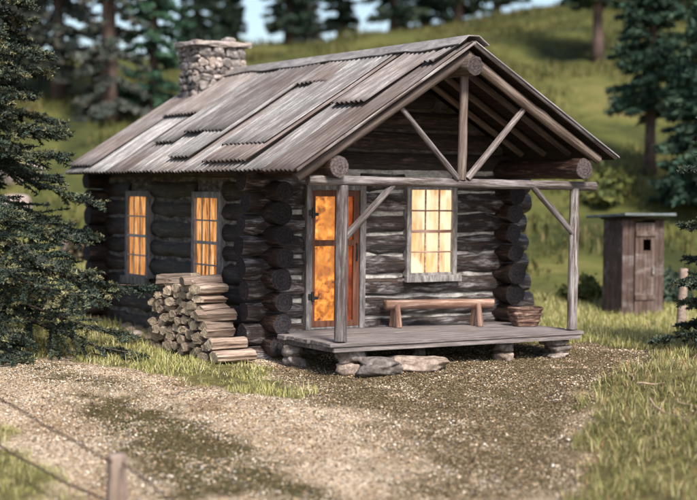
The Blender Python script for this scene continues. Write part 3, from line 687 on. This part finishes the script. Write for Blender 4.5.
# door
W0 = Matrix.Translation((.53, -.02, .0)); dw, dh = 1.04, 2.16
parts = [box_data(0, .10, -.19, .06, .0, dh, .006, .004, (1, 1, 7), 1), box_data(dw-.10, dw, -.19, .06, .0, dh, .006, .004, (1, 1, 7), 2), box_data(.10, dw-.10, -.186, .06, dh-.09, dh, .006, .003, (3, 1, 1), 3), box_data(.10, dw-.10, -.16, .06, .0, .035, .006, .003, (3, 1, 1), 3)]
v, f, mi = merge(parts); door = mk('door', v, f, 'frame', cabin, W0)
x0, x1, z0, z1 = .105, dw-.105, .037, dh-.092
parts = [box_data(x0, x0+.06, -.165, -.12, z0, z1, .005, .003, (1, 1, 6), 4), box_data(x1-.10, x1, -.165, -.12, z0, z1, .005, .003, (1, 1, 6), 5), box_data(x0+.06, x1-.10, -.163, -.12, z0, z0+.09, .005, .002, (3, 1, 1), 6),
         box_data(x0+.06, x1-.10, -.163, -.12, 1.24, 1.33, .005, .002, (3, 1, 1), 7), box_data(x0+.06, x1-.10, -.163, -.12, z1-.09, z1, .005, .002, (3, 1, 1), 8), box_data(x0+.42, x0+.47, -.160, -.12, z0+.09, z1-.09, .005, .002, (1, 1, 5), 9)]
v, f, mi = merge(parts); leaf = mk('door_leaf', v, f, 'doorwood', door, W0)
mk('pane', *box_data(x0+.08, x1-.16, -.135, -.131, z0+.08, z1-.08, .001), 'glass', door, W0)
def flatgrid(xa, xb, za, zb, yy, wav=.0):
    V, F = [], []; n, m = 24, 12
    for j in range(m+1):
        for i in range(n+1):
            x = xa+(xb-xa)*i/n; V.append((x, yy+wav*math.sin(x*50), za+(zb-za)*j/m))
    for j in range(m):
        for i in range(n): a = j*(n+1)+i; F.append([a, a+1, a+n+2, a+n+1])
    return V, F
mk('lit_curtain', *flatgrid(x0+.01, x0+.445, z0, z1, -.09, .015), 'glow_door', door, W0)
mk('lit_curtain', *flatgrid(x0+.445, x1-.05, z0, z1, -.09, .02), 'glow_red', door, W0)
for zz in (.42, 1.66):
    parts = [box_data(.085, .135, -.215, -.19, zz, zz+.15, .004), box_data(.135, .20, -.205, -.135, zz+.03, zz+.075, .004), box_data(.035, .085, -.205, -.19, zz+.03, zz+.12, .004)]
    v, f, mi = merge(parts); mk('hinge', v, f, 'iron', door, W0)
hp = [(x1-.05, -.165, 1.28), (x1-.05, -.19, 1.26), (x1-.05, -.2, 1.2), (x1-.05, -.2, 1.1), (x1-.05, -.19, 1.04), (x1-.05, -.165, 1.02)]
mk('door_handle', *tube_data(hp, .012, 8), 'iron', door, W0)

# chimney
ch = mk('chimney', *box_data(1.30, 2.20, 4.93, 5.62, 2.6, 4.63, .01), 'mortar', cabin)
R_ = random.Random(5)
def stone_face(ax, c, a0, a1, out):
    z = 3.15
    while z < 4.60:
        hh = R_.uniform(.10, .20); a = a0
        while a < a1-.03:
            w = min(R_.uniform(.10, .32), a1-a)
            if a1-a-w < .06: w = a1-a
            ws, hs, ps = w*R_.uniform(.44, .6), hh*R_.uniform(.45, .66), R_.uniform(.05, .10); s = (ws, ps, hs) if ax == 'x' else (ps, ws, hs)
            v, f = rock_data(*s, R_.uniform(0, 99), .42, sub=3)
            loc = (a+w/2, c+out, z+hh/2) if ax == 'x' else (c+out, a+w/2, z+hh/2)
            mk('stone', v, f, 'chstone', ch, Matrix.Translation(loc) @ Matrix.Rotation(R_.uniform(-.3, .3), 4, 'Y' if ax == 'x' else 'X'), smooth=True); a += w
        z += hh
stone_face('x', 4.93, 1.28, 2.22, -.01); stone_face('y', 1.30, 4.93, 5.64, -.01)
v, f = box_data(1.17, 2.30, 4.80, 5.74, 4.63, 4.72, .02, .016, (6, 5, 1), 4); mk('chimney_cap', v, f, 'capstone', cabin)
rock('cap_stone', (2.08, 5.3, 4.77), (.12, .11, .075), 3.3, 'chstone', cabin)

# ------------------------------------------------------------------ porch furniture, step stones
bn = thing('bench', 'half-log bench of warm brown split wood standing on the porch boards', 'bench', (2.7, -.6, 0))
b0 = Vector((1.84, -.34, .375)); b1 = Vector((3.52, -.80, .375))
W, L = dirm(b0, b1); v, f, mi = log_data(L, .10, .095, 77, 16, .08, flat=.42); o = mk('seat', v, f, ['bench', 'benchend'], bn, W, mi, smooth=True)
dv = (b1-b0).normalized(); nv = Vector((dv.y, -dv.x, 0))
for tt in (.17, L-.26):
    for s in (-1, 1):
        p = b0+dv*(tt+(.0))+nv*.08*s; q = b0+dv*(tt+.02*s)+nv*.11*s; log('leg', (q.x, q.y, .004), (p.x, p.y, .36), .048, .042, ('bench', 'benchend'), bn, amp=.1, seg=10, step=.08)
# tub of bark
tx, ty = 3.98, -1.04
tub = thing('wooden_tub', 'low rough wooden tub with brown slatted sides beside the right porch post', 'tub', (tx, ty, .008))
V, F = [], []; n = 32
prof = [(.20, .0), (.215, .06), (.232, .065), (.235, .09), (.222, .095), (.242, .165), (.258, .17), (.262, .2), (.248, .205), (.272, .265), (.235, .265), (.19, .04), (0.001, .04)]
for (r_, z_) in prof:
    for k in range(n):
        a = 2*PI*k/n; rr = r_*(1+.03*math.sin(k*5.3)+.02*math.sin(k*2.1+z_*20)); ca, sa = math.cos(a), math.sin(a); ca, sa = math.copysign(abs(ca)**.55, ca), math.copysign(abs(sa)**.55, sa); rr *= 1+.05*noise.noise(Vector((ca*3, sa*3, z_*22))); V.append((rr*ca*.98, rr*sa*.68, z_+.012*math.sin(a*2+1)*(z_ > .2)))
for j in range(len(prof)-1):
    for k in range(n): k2 = (k+1) % n; F.append([j*n+k, j*n+k2, (j+1)*n+k2, (j+1)*n+k])
F.append(list(range(n))[::-1])
M['tub'] = wood_mat('bark_tub', [(.3, (.035, .02, .015)), (.48, (.13, .075, .055)), (.66, (.40, .29, .235))], .8, .2, sc=(5, 5, 34))
mk('tub_body', V, F, 'tub', tub, Matrix.Translation((tx, ty, .008)))
sg_ = lambda q: math.copysign(abs(q)**.55, q)
V, F = tube_data([(.262*.98*sg_(math.cos(a)), .262*.68*sg_(math.sin(a)), .268+.012*math.sin(a*2+1)) for a in [2*PI*k/48 for k in range(49)]], .017, 6)
mk('tub_rim', V, F, 'tub', tub, Matrix.Translation((tx, ty, .008)))
g0 = gz_(.75, -2.2)
o = rock('step_stone', (.58, -2.15, g0+.07), (.33, .22, .13), 41, 'stepstone', None, -.25, .30, 5); tag(o, 'rounded brown grey boulder serving as the left half of the porch step', 'boulder')
o = rock('step_stone', (1.20, -2.08, g0+.075), (.44, .24, .12), 52, 'stepstone', None, -.35, .30, 5); tag(o, 'wider pale boulder serving as the right half of the porch step', 'boulder')

# ------------------------------------------------------------------ the woodpile
R_ = random.Random(12)
def firewood(p0, p1, w, h, seed, label=None):
    """a split log: rounded wedge section"""
    W, L = dirm(p0, p1); V, F, mi = [], [], []
    rr = random.Random(seed); n = rr.choice([5, 6, 7]); an = sorted([rr.uniform(0, 2*PI/n*.6)+2*PI*k/n for k in range(n)])
    sec = []
    for k in range(n):
        a, b = an[k], an[(k+1) % n]+(2*PI if k == n-1 else 0)
        for q in range(3):
            t_ = q/3; pa = Vector((math.cos(a), math.sin(a))); pb = Vector((math.cos(b), math.sin(b))); p = pa.lerp(pb, t_); p = p*(1+.06*rr.uniform(-1, 1)); sec.append((p.x*w/2, p.y*h/2))
    m = len(sec); xs = [0, .012, L*.35, L*.65, L-.012, L]
    for i, x in enumerate(xs):
        s = .93 if i in (0, 5) else 1+.04*rr.uniform(-1, 1)
        for (a, b) in sec: V.append((x+(rr.uniform(-.008, .008) if i in (0, 5) else 0), a*s+.004*rr.uniform(-1, 1), b*s+.004*rr.uniform(-1, 1)))
    for i in range(5):
        for k in range(m): k2 = (k+1) % m; F.append([i*m+k, i*m+k2, (i+1)*m+k2, (i+1)*m+k]); mi.append(0)
    F.append(list(range(m))[::-1]); mi.append(1); F.append([5*m+k for k in range(m)]); mi.append(1)
    o = mk('firewood', V, F, ['firewood', 'firewoodend'], None, W, mi)
    if label: tag(o, label, 'firewood')
    else: tag(o, 'split firewood log stacked in the pile against the dark side wall', 'firewood', 'firewood stacked against the side wall')
    return o
row = 0; z = -.37; sd = 500
while z < .56:
    rh = R_.uniform(.125, .165); y = [.0, .06, .10, .10, .16, .22, .30, .34, .42, .5][min(row, 9)]+R_.uniform(-.04, .04)
    yend = 2.02-max(0, z+.05)*.45
    while y < yend:
        w = R_.uniform(.17, .30); x_out = -1.00+R_.uniform(-.045, .04)+max(0, z)*.08; dz = R_.uniform(-.045, .045)-.10*max(0, y-1.3); sd += 1; hh = rh*R_.uniform(.8, 1.2)
        firewood((x_out, y+w/2-.10, z+rh/2+dz), (-.48+R_.uniform(-.04, .03), y+w/2+R_.uniform(-.05, .05), z+rh/2+dz+R_.uniform(-.02, .02)), w*1.02, hh, sd)
        y += w*.95
    z += rh*.95; row += 1
zt = z+.04
firewood((-.92, 1.72, zt-.06), (-.78, .80, zt+.01), .24, .19, 901, 'fat pale split log lying lengthwise along the top left of the woodpile')
firewood((-1.03, .74, zt-.03), (-.47, .62, zt+.0), .40, .15, 902, 'broad flat split log lying across the top of the woodpile under the window')
firewood((-1.06, .22, .24), (-.46, .16, .25), .27, .17, 903, 'pale split log capping the near corner of the woodpile, lit from above')
firewood((-1.06, -.36, -.30), (-.44, -.38, -.29), .30, .18, 904, 'grey brown split log lying on the ground at the near foot of the woodpile')
firewood((-1.02, -.12, -.15), (-.45, -.14, -.14), .26, .19, 905, 'second log up at the near end of the woodpile, resting on the ground log')
for i, (u, v) in enumerate(((138, 337), (131, 333), (150, 343))):
    x, y = G(u, v); o = rock('rock', (x, y, H(x, y)+.03), (.11, .09, .07), 60+i, 'palerock', None, i); tag(o, ['pale fist-sized rock in the grass, middle of three beyond the woodpile', 'pale fist-sized rock in the grass, leftmost of three beyond the woodpile', 'pale fist-sized rock in the grass, nearest the woodpile of three'][i], 'rock')

# ------------------------------------------------------------------ outhouse
ox, oy = at_depth(634, 29.2); oz = H(ox, oy)-.06; rz = -.56+.38
oh = thing('outhouse', 'weathered brown plank outhouse with flat grey roof beyond the porch', 'outhouse', (ox, oy, oz))
Wo = rotm((ox, oy, oz), rz); w, dp, hh = .92, .72, 1.92
def planks(x0, x1, y, z0, z1, n, axis='x', th=.03, seed=1):
    P = []
    rr = random.Random(seed)
    for i in range(n):
        a, b = x0+(x1-x0)*i/n+.004, x0+(x1-x0)*(i+1)/n-.004
        if axis == 'x': P.append(box_data(a, b, y, y+th+rr.uniform(0, .01), z0+rr.uniform(-.02, .02), z1, .004, .002, (1, 1, 4), i))
        else: P.append(box_data(y, y+th+rr.uniform(0, .01), a, b, z0+rr.uniform(-.02, .02), z1, .004, .002, (1, 1, 4), i))
    v, f, _ = merge(P); return v, f
mk('wall', *planks(-w/2, -w/2+.26, -dp/2, 0, hh, 2, seed=3), 'outwall', oh, Wo); mk('wall', *planks(w/2-.2, w/2, -dp/2, 0, hh, 2, seed=4), 'outwall', oh, Wo)
mk('wall', *planks(-dp/2, dp/2, -w/2, 0, hh-.02, 7, 'y', seed=5), 'outwall', oh, Wo); mk('wall', *planks(-dp/2, dp/2, w/2-.03, 0, hh-.02, 7, 'y', seed=6), 'outwall', oh, Wo); mk('wall', *planks(-w/2, w/2, dp/2-.03, 0, hh-.05, 8, seed=7), 'outwall', oh, Wo)
P = []; dx0, dx1 = -w/2+.27, w/2-.21
for i in range(5):
    a = dx0+(dx1-dx0)*i/5+.003; b = dx0+(dx1-dx0)*(i+1)/5-.003
    if i in (2, 3): P += [box_data(a, b, -dp/2-.02, -dp/2+.01, .05, 1.30, .004), box_data(a, b, -dp/2-.02, -dp/2+.01, 1.52, hh-.08, .004)]
    else: P.append(box_data(a, b, -dp/2-.02, -dp/2+.01, .05, hh-.08, .004))
v, f, _ = merge(P); od = mk('door', v, f, 'outwall', oh, Wo)
for zz in (.35, 1.58): mk('cross_board', *box_data(dx0, dx1, -dp/2-.045, -dp/2-.021, zz, zz+.1, .004), 'outwall', od, Wo)
mk('door_handle', *box_data(dx1-.07, dx1-.03, -dp/2-.07, -dp/2-.046, .85, 1.0, .005), 'frame', od, Wo)
V, F = [], []
P = [box_data(-w/2-.10, w/2+.13, -dp/2-.22+k*.24, -dp/2+.012+k*.24, 0, .05, .006, .004, (4, 1, 1), k) for k in range(6)]
v, f, _ = merge(P); v = [(a, b, c+hh+.03+(-b)*.05) for a, b, c in v]; mk('roof', v, f, 'outroof', oh, Wo)
v, f = box_data(-w/2-.05, w/2+.05, -dp/2-.03, dp/2+.03, hh-.03, hh+.0, .004); mk('ceiling', v, f, 'sheath', oh, Wo)

# ------------------------------------------------------------------ posts, wire
def post(u, v_top, dist, h, r, name='fence_post', parent=None, lean=.0, seed=1):
    p = CAM+ray(u, v_top)*dist; x, y = float(p[0]), float(p[1]); zt = float(p[2]); zb = H(x, y)-.1
    W, L = dirm((x+lean, y, zb), (x, y, zt), (0, 1, 0)); v, f, mi = log_data(L, r, r*.93, seed, 14, .08, step=.08, endbulge=.006, knots=1); return mk(name, v, f, ['post', 'poleend'], parent, W, mi, smooth=True), (x, y, zt)
o, _ = post(684, 268.5, 26.5, 1., .085, lean=-.06, seed=8); tag(o, 'bare leaning wooden post beside the outhouse near the right edge', 'post')
p_ = CAM+ray(117, 456)*14.2; px_, py_ = float(p_[0]), float(p_[1])
fence = thing('wire_fence', 'square grey post with sagging rusty wires in the bottom left foreground', 'fence', (px_, py_, H(px_, py_)))
po = CAM+ray(117, 454)*14.2; zt = float(po[2]); zb = H(px_, py_)-.1
v, f = box_data(-.085, .085, -.08, .08, zb, zt, .018, .004, (1, 1, 8), 5); mk('post', v, f, 'post', fence, rotm((px_, py_, 0), .56-.3-.5))
q_ = CAM+ray(-120, 372)*17.0; qx, qy, qz = map(float, q_)
v, f = box_data(-.07, .07, -.07, .07, H(qx, qy)-.1, qz+.35, .018, .004, (1, 1, 8), 6); mk('post', v, f, 'post', fence, rotm((qx, qy, 0), .2))
s_ = CAM+ray(330, 600)*10.5; sx, sy, sz = map(float, s_)
v, f = box_data(-.07, .07, -.07, .07, H(sx, sy)-.1, sz+.12, .018, .004, (1, 1, 8), 6); mk('post', v, f, 'post', fence, rotm((sx, sy, 0), .2))
def wire(a, b, sag, seed=0):
    n = 24; pts = []
    for i in range(n+1):
        t_ = i/n; p = Vector(a).lerp(Vector(b), t_); p.z -= sag*4*t_*(1-t_)+.008*math.sin(i*1.3+seed); pts.append(tuple(p))
    mk('wire', *tube_data(pts, .0105, 6), 'wire', fence)
P1 = lambda u, v, dd: tuple(map(float, CAM+ray(u, v)*dd))
wire(P1(112, 462, 14.1), P1(-120, 316, 17.0), .07); wire(P1(112, 503, 14.1), P1(-120, 350, 17.0), .17, 2); wire(P1(112, 545, 14.1), P1(-120, 395, 17.), .09, 4)
wire(P1(122, 463, 14.1), P1(330, 622, 10.5), -.0, 1)
# twigs lying about
M['twig'] = wood_mat('dry_twig', [(.3, (.2, .13, .08)), (.7, (.5, .38, .27))], .8)
for i, (u, v, u2, v2, lb) in enumerate(((172, 397, 197, 390, 'pale broken stick lying across the gravel track below the grass strip'), (637, 394, 664, 390, 'long dry straw coloured twig on the right grass bank'), (648, 408, 690, 432, 'fallen grey brown twig above the painted hollow shade on the right bank'), (676, 403, 697, 412, 'short reddish stick at the right edge of the bank'), (628, 374, 634, 384, 'tiny orange brown leafy stub at the edge of the right grass'))):
    a, b = G(u, v), G(u2, v2); pts = []
    for k in range(6):
        t_ = k/5; x = a[0]+(b[0]-a[0])*t_; y = a[1]+(b[1]-a[1])*t_; pts.append((x+.02*math.sin(k*2+i), y+.02*math.cos(k*3+i), H(x, y)+.035+.02*math.sin(k+i)+(.06 if i in (1, 2) else 0)))
    tag(mk('twig', *tube_data(pts, [.016, .016, .014, .012, .01, .006], 6), 'twig'), lb, 'twig')
for i, (u, v, s, lb) in enumerate(((18, 180, (.62, .5, .5), 'large pinkish rock on the slope behind the left spruce'), (14, 215, (.55, .4, .4), 'smaller pale rock below the large pinkish one behind the left spruce'), (76, 258, (.4, .3, .3), 'brown grey rock at the foot of the slope beside the back corner of the cabin'))):
    x, y = G(u, v); tag(rock('rock', (x, y, H(x, y)+s[2]*.25), s, 80+i, 'palerock' if i < 2 else 'stone', None, i, .3, 4), lb, 'rock', 'rocks on the slope behind the left spruce')

# ------------------------------------------------------------------ conifers
def conifer(name, label, base, height_, rad, nw, per, twigs, needles, nsize, pal, droop=.35, bare=.12, trunk_r=.18, seed=1, group=None, lean=(0, 0), cat='tree', sparse=0., rimfn=None, zcap=None, tw_len=.34, uptip=.12):
    rg = np.random.default_rng(seed); bx, by = base; bz = H(bx, by)-.1
    T = thing(name, label, cat, (bx, by, bz), group)
    pts = [(bx+lean[0]*t_, by+lean[1]*t_, bz+height_*t_) for t_ in np.linspace(0, 1, 12)]; rad_t = [trunk_r*(1-.93*t_)*(1.25 if t_ == 0 else 1) for t_ in np.linspace(0, 1, 12)]
    v, f = tube_data(pts, rad_t, 10); mk('trunk', v, f, 'bark', T, smooth=True)
    segs = []   # twig segments: p0, p1, weight
    bough = []
    for w in range(nw):
        t_ = bare+(1-bare)*(w+rg.uniform(-.2, .2))/nw; t_ = min(max(t_, bare), .995); zc = bz+height_*t_
        if zcap is not None and zc > zcap: continue
        Lb = rad*((1-t_)/(1-bare))**.75+.08*rad
        if rimfn: Lb *= rimfn(t_)
        a0 = rg.uniform(0, 2*PI)
        for b in range(per):
            if rg.uniform() < sparse: continue
            a = a0+2*PI*b/per+rg.uniform(-.35, .35); L = Lb*rg.uniform(.72, 1.12); c = np.array([bx+lean[0]*t_, by+lean[1]*t_, zc+rg.uniform(-.1, .1)])
            dv = np.array([math.cos(a), math.sin(a), 0]); nn = np.array([-dv[1], dv[0], 0]); P = []
            dr = droop*rg.uniform(.6, 1.3)
            for s in np.linspace(0, 1, 9):
                P.append(c+dv*L*s+np.array([0, 0, -dr*L*(s**1.3)+uptip*L*s**4]))
            bough.append((P, L)); P = np.array(P)
            for k in range(twigs):
                s = rg.uniform(.12, 1.0)**.8; q = np.array([np.interp(s*8, range(9), P[:, j]) for j in range(3)])
                tl = L*tw_len*(1.08-s)**.7*rg.uniform(.5, 1.15)+.05*rad; sg = rg.choice([-1, 1]); an = rg.uniform(.5, 1.15)
                e = q+(dv*math.cos(an)+nn*sg*math.sin(an))*tl+np.array([0, 0, -tl*rg.uniform(-.15, .55)])
                segs.append((q, e))
            for k in range(8): segs.append((P[k], P[k+1]))
    vs, fs = [], []
    for P, L in bough:
        v, f = tube_data([tuple(p) for p in P[::2]], [max(.006, .013*L*(1-.9*i/4)) for i in range(5)], 4); b = len(vs); vs += v; fs += [[i+b for i in q] for q in f]
    A = np.array([s[0] for s in segs]); B = np.array([s[1] for s in segs]); n = len(A); ln = np.linalg.norm(B-A, axis=1); cnt = np.maximum(3, (needles*ln/ln.mean()).astype(int))
    idx = np.repeat(np.arange(n), cnt); m = len(idx); tt = rg.uniform(0, 1, m)[:, None]; p = A[idx]*(1-tt)+B[idx]*tt
    D = (B-A)[idx]/ln[idx][:, None]; rv = rg.normal(0, 1, (m, 3)); rv[:, 2] = rv[:, 2]*.6+.1; rv /= np.linalg.norm(rv, axis=1)[:, None]
    nd = D*.55+rv; nd /= np.linalg.norm(nd, axis=1)[:, None]; sd_ = np.cross(nd, rg.normal(0, 1, (m, 3))); sd_ /= np.linalg.norm(sd_, axis=1)[:, None]+1e-9
    l = nsize*rg.uniform(.6, 1.3, m)[:, None]; wd = l*.22
    V4 = np.stack([p-sd_*wd, p+sd_*wd, p+nd*l+sd_*wd*.5, p+nd*l-sd_*wd*.5], 1).reshape(-1, 3)
    pal = np.array(pal); tc = pal[rg.integers(0, len(pal), n)]*rg.uniform(.7, 1.3, (n, 1)); cc = tc[idx]*rg.uniform(.75, 1.3, (m, 1))
    F4 = (np.arange(m)[:, None]*4+np.arange(4)[None]).ravel()
    V4 -= np.array([bx, by, bz])
    cr = mk_np('crown', V4, F4, np.arange(m)*4, 'needle', np.repeat(cc, 4, 0), T)
    if vs: mk('branches', vs, fs, 'bark', T)
    return T
SP = [(.036, .052, .038), (.052, .07, .05), (.028, .04, .03), (.085, .10, .06), (.17, .165, .09), (.05, .06, .048)]
bx, by = at_depth(-36, 22.8); conifer('spruce_tree', 'large dark spruce at the left edge with drooping boughs beside the cabin', (bx, by), 10, 2.45, 27, 7, 46, 74, .050, SP, .38, .085, .17, 21, sparse=.36, zcap=5.6, tw_len=.28, rimfn=lambda q: 1.10-1.25*max(0, q-.16))
bx, by = at_depth(752, 22.6); conifer('spruce_tree', 'dark spruce entering at the right edge in front of the leaning post', (bx, by), 7.0, 1.22, 22, 6, 36, 50, .050, SP, .30, .10, .14, 33, sparse=.25, zcap=4.6)
DG = [(.036, .062, .044), (.05, .08, .054), (.03, .05, .038), (.07, .095, .06)]  # far greens lifted: distance haze painted into the needle colour
GG = [(.09, .11, .09), (.115, .13, .105), (.07, .085, .072), (.16, .15, .125)]  # grey greens lifted too, with haze in the colour
BG = [(.045, .10, .06), (.06, .13, .075), (.035, .075, .05), (.08, .14, .08)]
BD = [(.042, .085, .055), (.06, .11, .07), (.036, .066, .048), (.085, .125, .08)]  # also lightened to carry painted haze
def bgtree(label, u, dist, h, rad, pal, bare, tr, seed, droop=.25, sparse=.1, nw=22, per=6, group='conifers growing on the slope behind the cabin', ns=.13):
    x, y = at_depth(u, dist); nh = max(8, int(nw)); return conifer('conifer_tree', label, (x, y), h, rad, nh, per, 11, 17, ns, pal, droop, bare, tr, seed, group, sparse=sparse)
bgtree('tall grey brown drooping fir behind the left end of the roof', 108, 49, 15, 1.45, GG, .02, .30, 3, .5, .28, 34, 7)
bgtree('bright green fir just right of the grey brown one, above the roof corner', 153, 50, 14, 1.25, BG, .05, .18, 4, .4, .15, 30, 7)
bgtree('grey green fir left of the drooping grey brown one, above the left spruce', 58, 52, 15, 1.7, GG, .08, .24, 5, .4, .15, 30, 7)
bgtree('shadowy green fir at the far left behind the spruce', 12, 53, 15, 2.0, GG, .08, .24, 6, .4, .1, 30, 7)
bgtree('deep green fir with a bare lower trunk on the slope above the outhouse', 649, 41, 9.5, 1.15, BD, .20, .17, 7, .25, .1, 30, 7)
bgtree('small dark fir with a short bare trunk right of the porch gable on the slope', 595, 54, 9, 1.25, BD, .26, .22, 8, .25, .05, 24, 7)
bgtree('broad dark fir behind the outhouse cut by the right edge', 712, 38, 7.2, 1.5, BD, .08, .2, 9, .25, .05, 28, 8)
bgtree('dark fir high on the slope at the top right corner', 700, 58, 9, 1.9, DG, .1, .2, 10)
crest = [(196, 70, 11, 1.0, 'dark fir on the hill crest just left of the chimney'), (226, 74, 10, .9, 'slender fir on the hill crest directly behind the chimney'), (287, 70, 12, 1.25, 'bushy dark fir on the crest, first right of the chimney'), (339, 74, 12, .85, 'narrow fir on the crest between two pale sky gaps'),
         (392, 68, 12, 1.35, 'dark fir on the crest, first right of the middle sky gap'), (424, 72, 13, 1.5, 'dark fir on the crest, second right of the middle sky gap'), (456, 68, 12, 1.4, 'dark fir on the crest left of the gable peak'), (494, 74, 12, 1.4, 'dark fir on the crest just right of the gable peak'), (303, 80, 12, 1.0, 'paler far fir behind the bushy crest fir')]
for i, (u, dd, h, rr, lb) in enumerate(crest): bgtree(lb, u, dd, h, rr, DG if i < 8 else GG, .08, .22, 40+i, .25, .08, 26, 7, ns=.17)

# low bushes by the back corner and on the slope
def bush(label, u, v, s, pal, seed, n=2600, ns=.09):
    x, y = G(u, v); z = H(x, y); rg = np.random.default_rng(seed); T = thing('bush', label, 'bush', (x, y, z)); cl = rg.normal(0, .4, (14, 3))*np.array(s); cl[:, 2] = np.abs(cl[:, 2])
    p = cl[rg.integers(0, 14, n)]+rg.normal(0, .16, (n, 3))*np.array(s); p[:, 2] = np.abs(p[:, 2]); nd = rg.normal(0, 1, (n, 3)); nd /= np.linalg.norm(nd, axis=1)[:, None]; sd_ = np.cross(nd, rg.normal(0, 1, (n, 3))); sd_ /= np.linalg.norm(sd_, axis=1)[:, None]
    l = ns*rg.uniform(.5, 1.3, (n, 1)); V4 = np.stack([p-sd_*l*.3, p+sd_*l*.3, p+nd*l+sd_*l*.2, p+nd*l-sd_*l*.2], 1).reshape(-1, 3); pl_ = np.array(pal); c = pl_[rg.integers(0, len(pl_), n)]*rg.uniform(.7, 1.3, (n, 1))
    mk_np('foliage', V4, (np.arange(n)[:, None]*4+np.arange(4)).ravel(), np.arange(n)*4, 'needle', np.repeat(c, 4, 0), T)
    V, F = [], []
    for k in range(7):
        e = cl[k]; v_, f_ = tube_data([(0, 0, -.05), tuple(e*.5+np.array([0, 0, .05])), tuple(e)], [.02, .014, .006], 4); b = len(V); V += v_; F += [[i+b for i in q] for q in f_]
    mk('stems', V, F, 'bark', T, Matrix.Translation((x, y, z)))
OB = [(.10, .11, .03), (.14, .14, .04), (.07, .09, .03)]
bush('round olive bush in the lawn just right of the porch post', 592, 300, (.5, .5, .45), OB, 3)
bush('low brownish bush beside the back corner of the cabin', 84, 262, (.5, .5, .5), [(.12, .09, .06), (.09, .08, .04), (.16, .12, .08)], 4)
bush('dark low bush in the shade right behind the outhouse', 672, 300, (.7, .6, .6), DG, 5, 3000)
bush('olive bush on the slope above the porch beam end', 610, 200, (1., .8, .6), OB, 6, 3000, .16)
bush('small weedy bush low at the right edge behind the bank', 690, 338, (.3, .3, .2), OB, 7, 1200, .06)

# ------------------------------------------------------------------ light, sky, camera
SUN_DIR = Vector((-.10, -.75, .88)).normalized()     # towards the sun
el = math.asin(SUN_DIR.z); az = math.atan2(SUN_DIR.x, SUN_DIR.y)
wd = bpy.data.worlds.new('World'); S.world = wd; wd.use_nodes = True
sky = wd.node_tree.nodes.new('ShaderNodeTexSky'); sky.sky_type = 'NISHITA'; sky.sun_disc = False; sky.sun_elevation = el; sky.sun_rotation = az
sky.air_density = 1.0; sky.dust_density = 2.0; sky.ozone_density = 1.
bgn = wd.node_tree.nodes['Background']; bgn.inputs['Strength'].default_value = .10; wd.node_tree.links.new(sky.outputs[0], bgn.inputs['Color'])
sl = bpy.data.lights.new('sun', 'SUN'); sl.energy = 3.3; sl.angle = math.radians(14); sl.color = (1, .95, .88)
so = bpy.data.objects.new('sun', sl); COL.objects.link(so); so.rotation_euler = SUN_DIR.to_track_quat('Z', 'Y').to_euler()
cam = bpy.data.cameras.new('camera'); co = bpy.data.objects.new('camera', cam); COL.objects.link(co)
m = Matrix(((cR[0], cU[0], -cF[0], CAM[0]), (cR[1], cU[1], -cF[1], CAM[1]), (cR[2], cU[2], -cF[2], CAM[2]), (0, 0, 0, 1))); co.matrix_world = m
cam.sensor_width = 36; cam.lens = FPX/697*36; cam.clip_end = 2000; cam.clip_start = .1
cam.dof.use_dof = True; cam.dof.focus_distance = 21.2; cam.dof.aperture_fstop = cam.lens/1000/.135
S.camera = co
S.render.engine = 'CYCLES'
S.view_settings.view_transform = 'Standard'; S.view_settings.look = 'None'; S.view_settings.gamma = 1; S.view_settings.use_curve_mapping = False
S.view_settings.exposure = 1.06
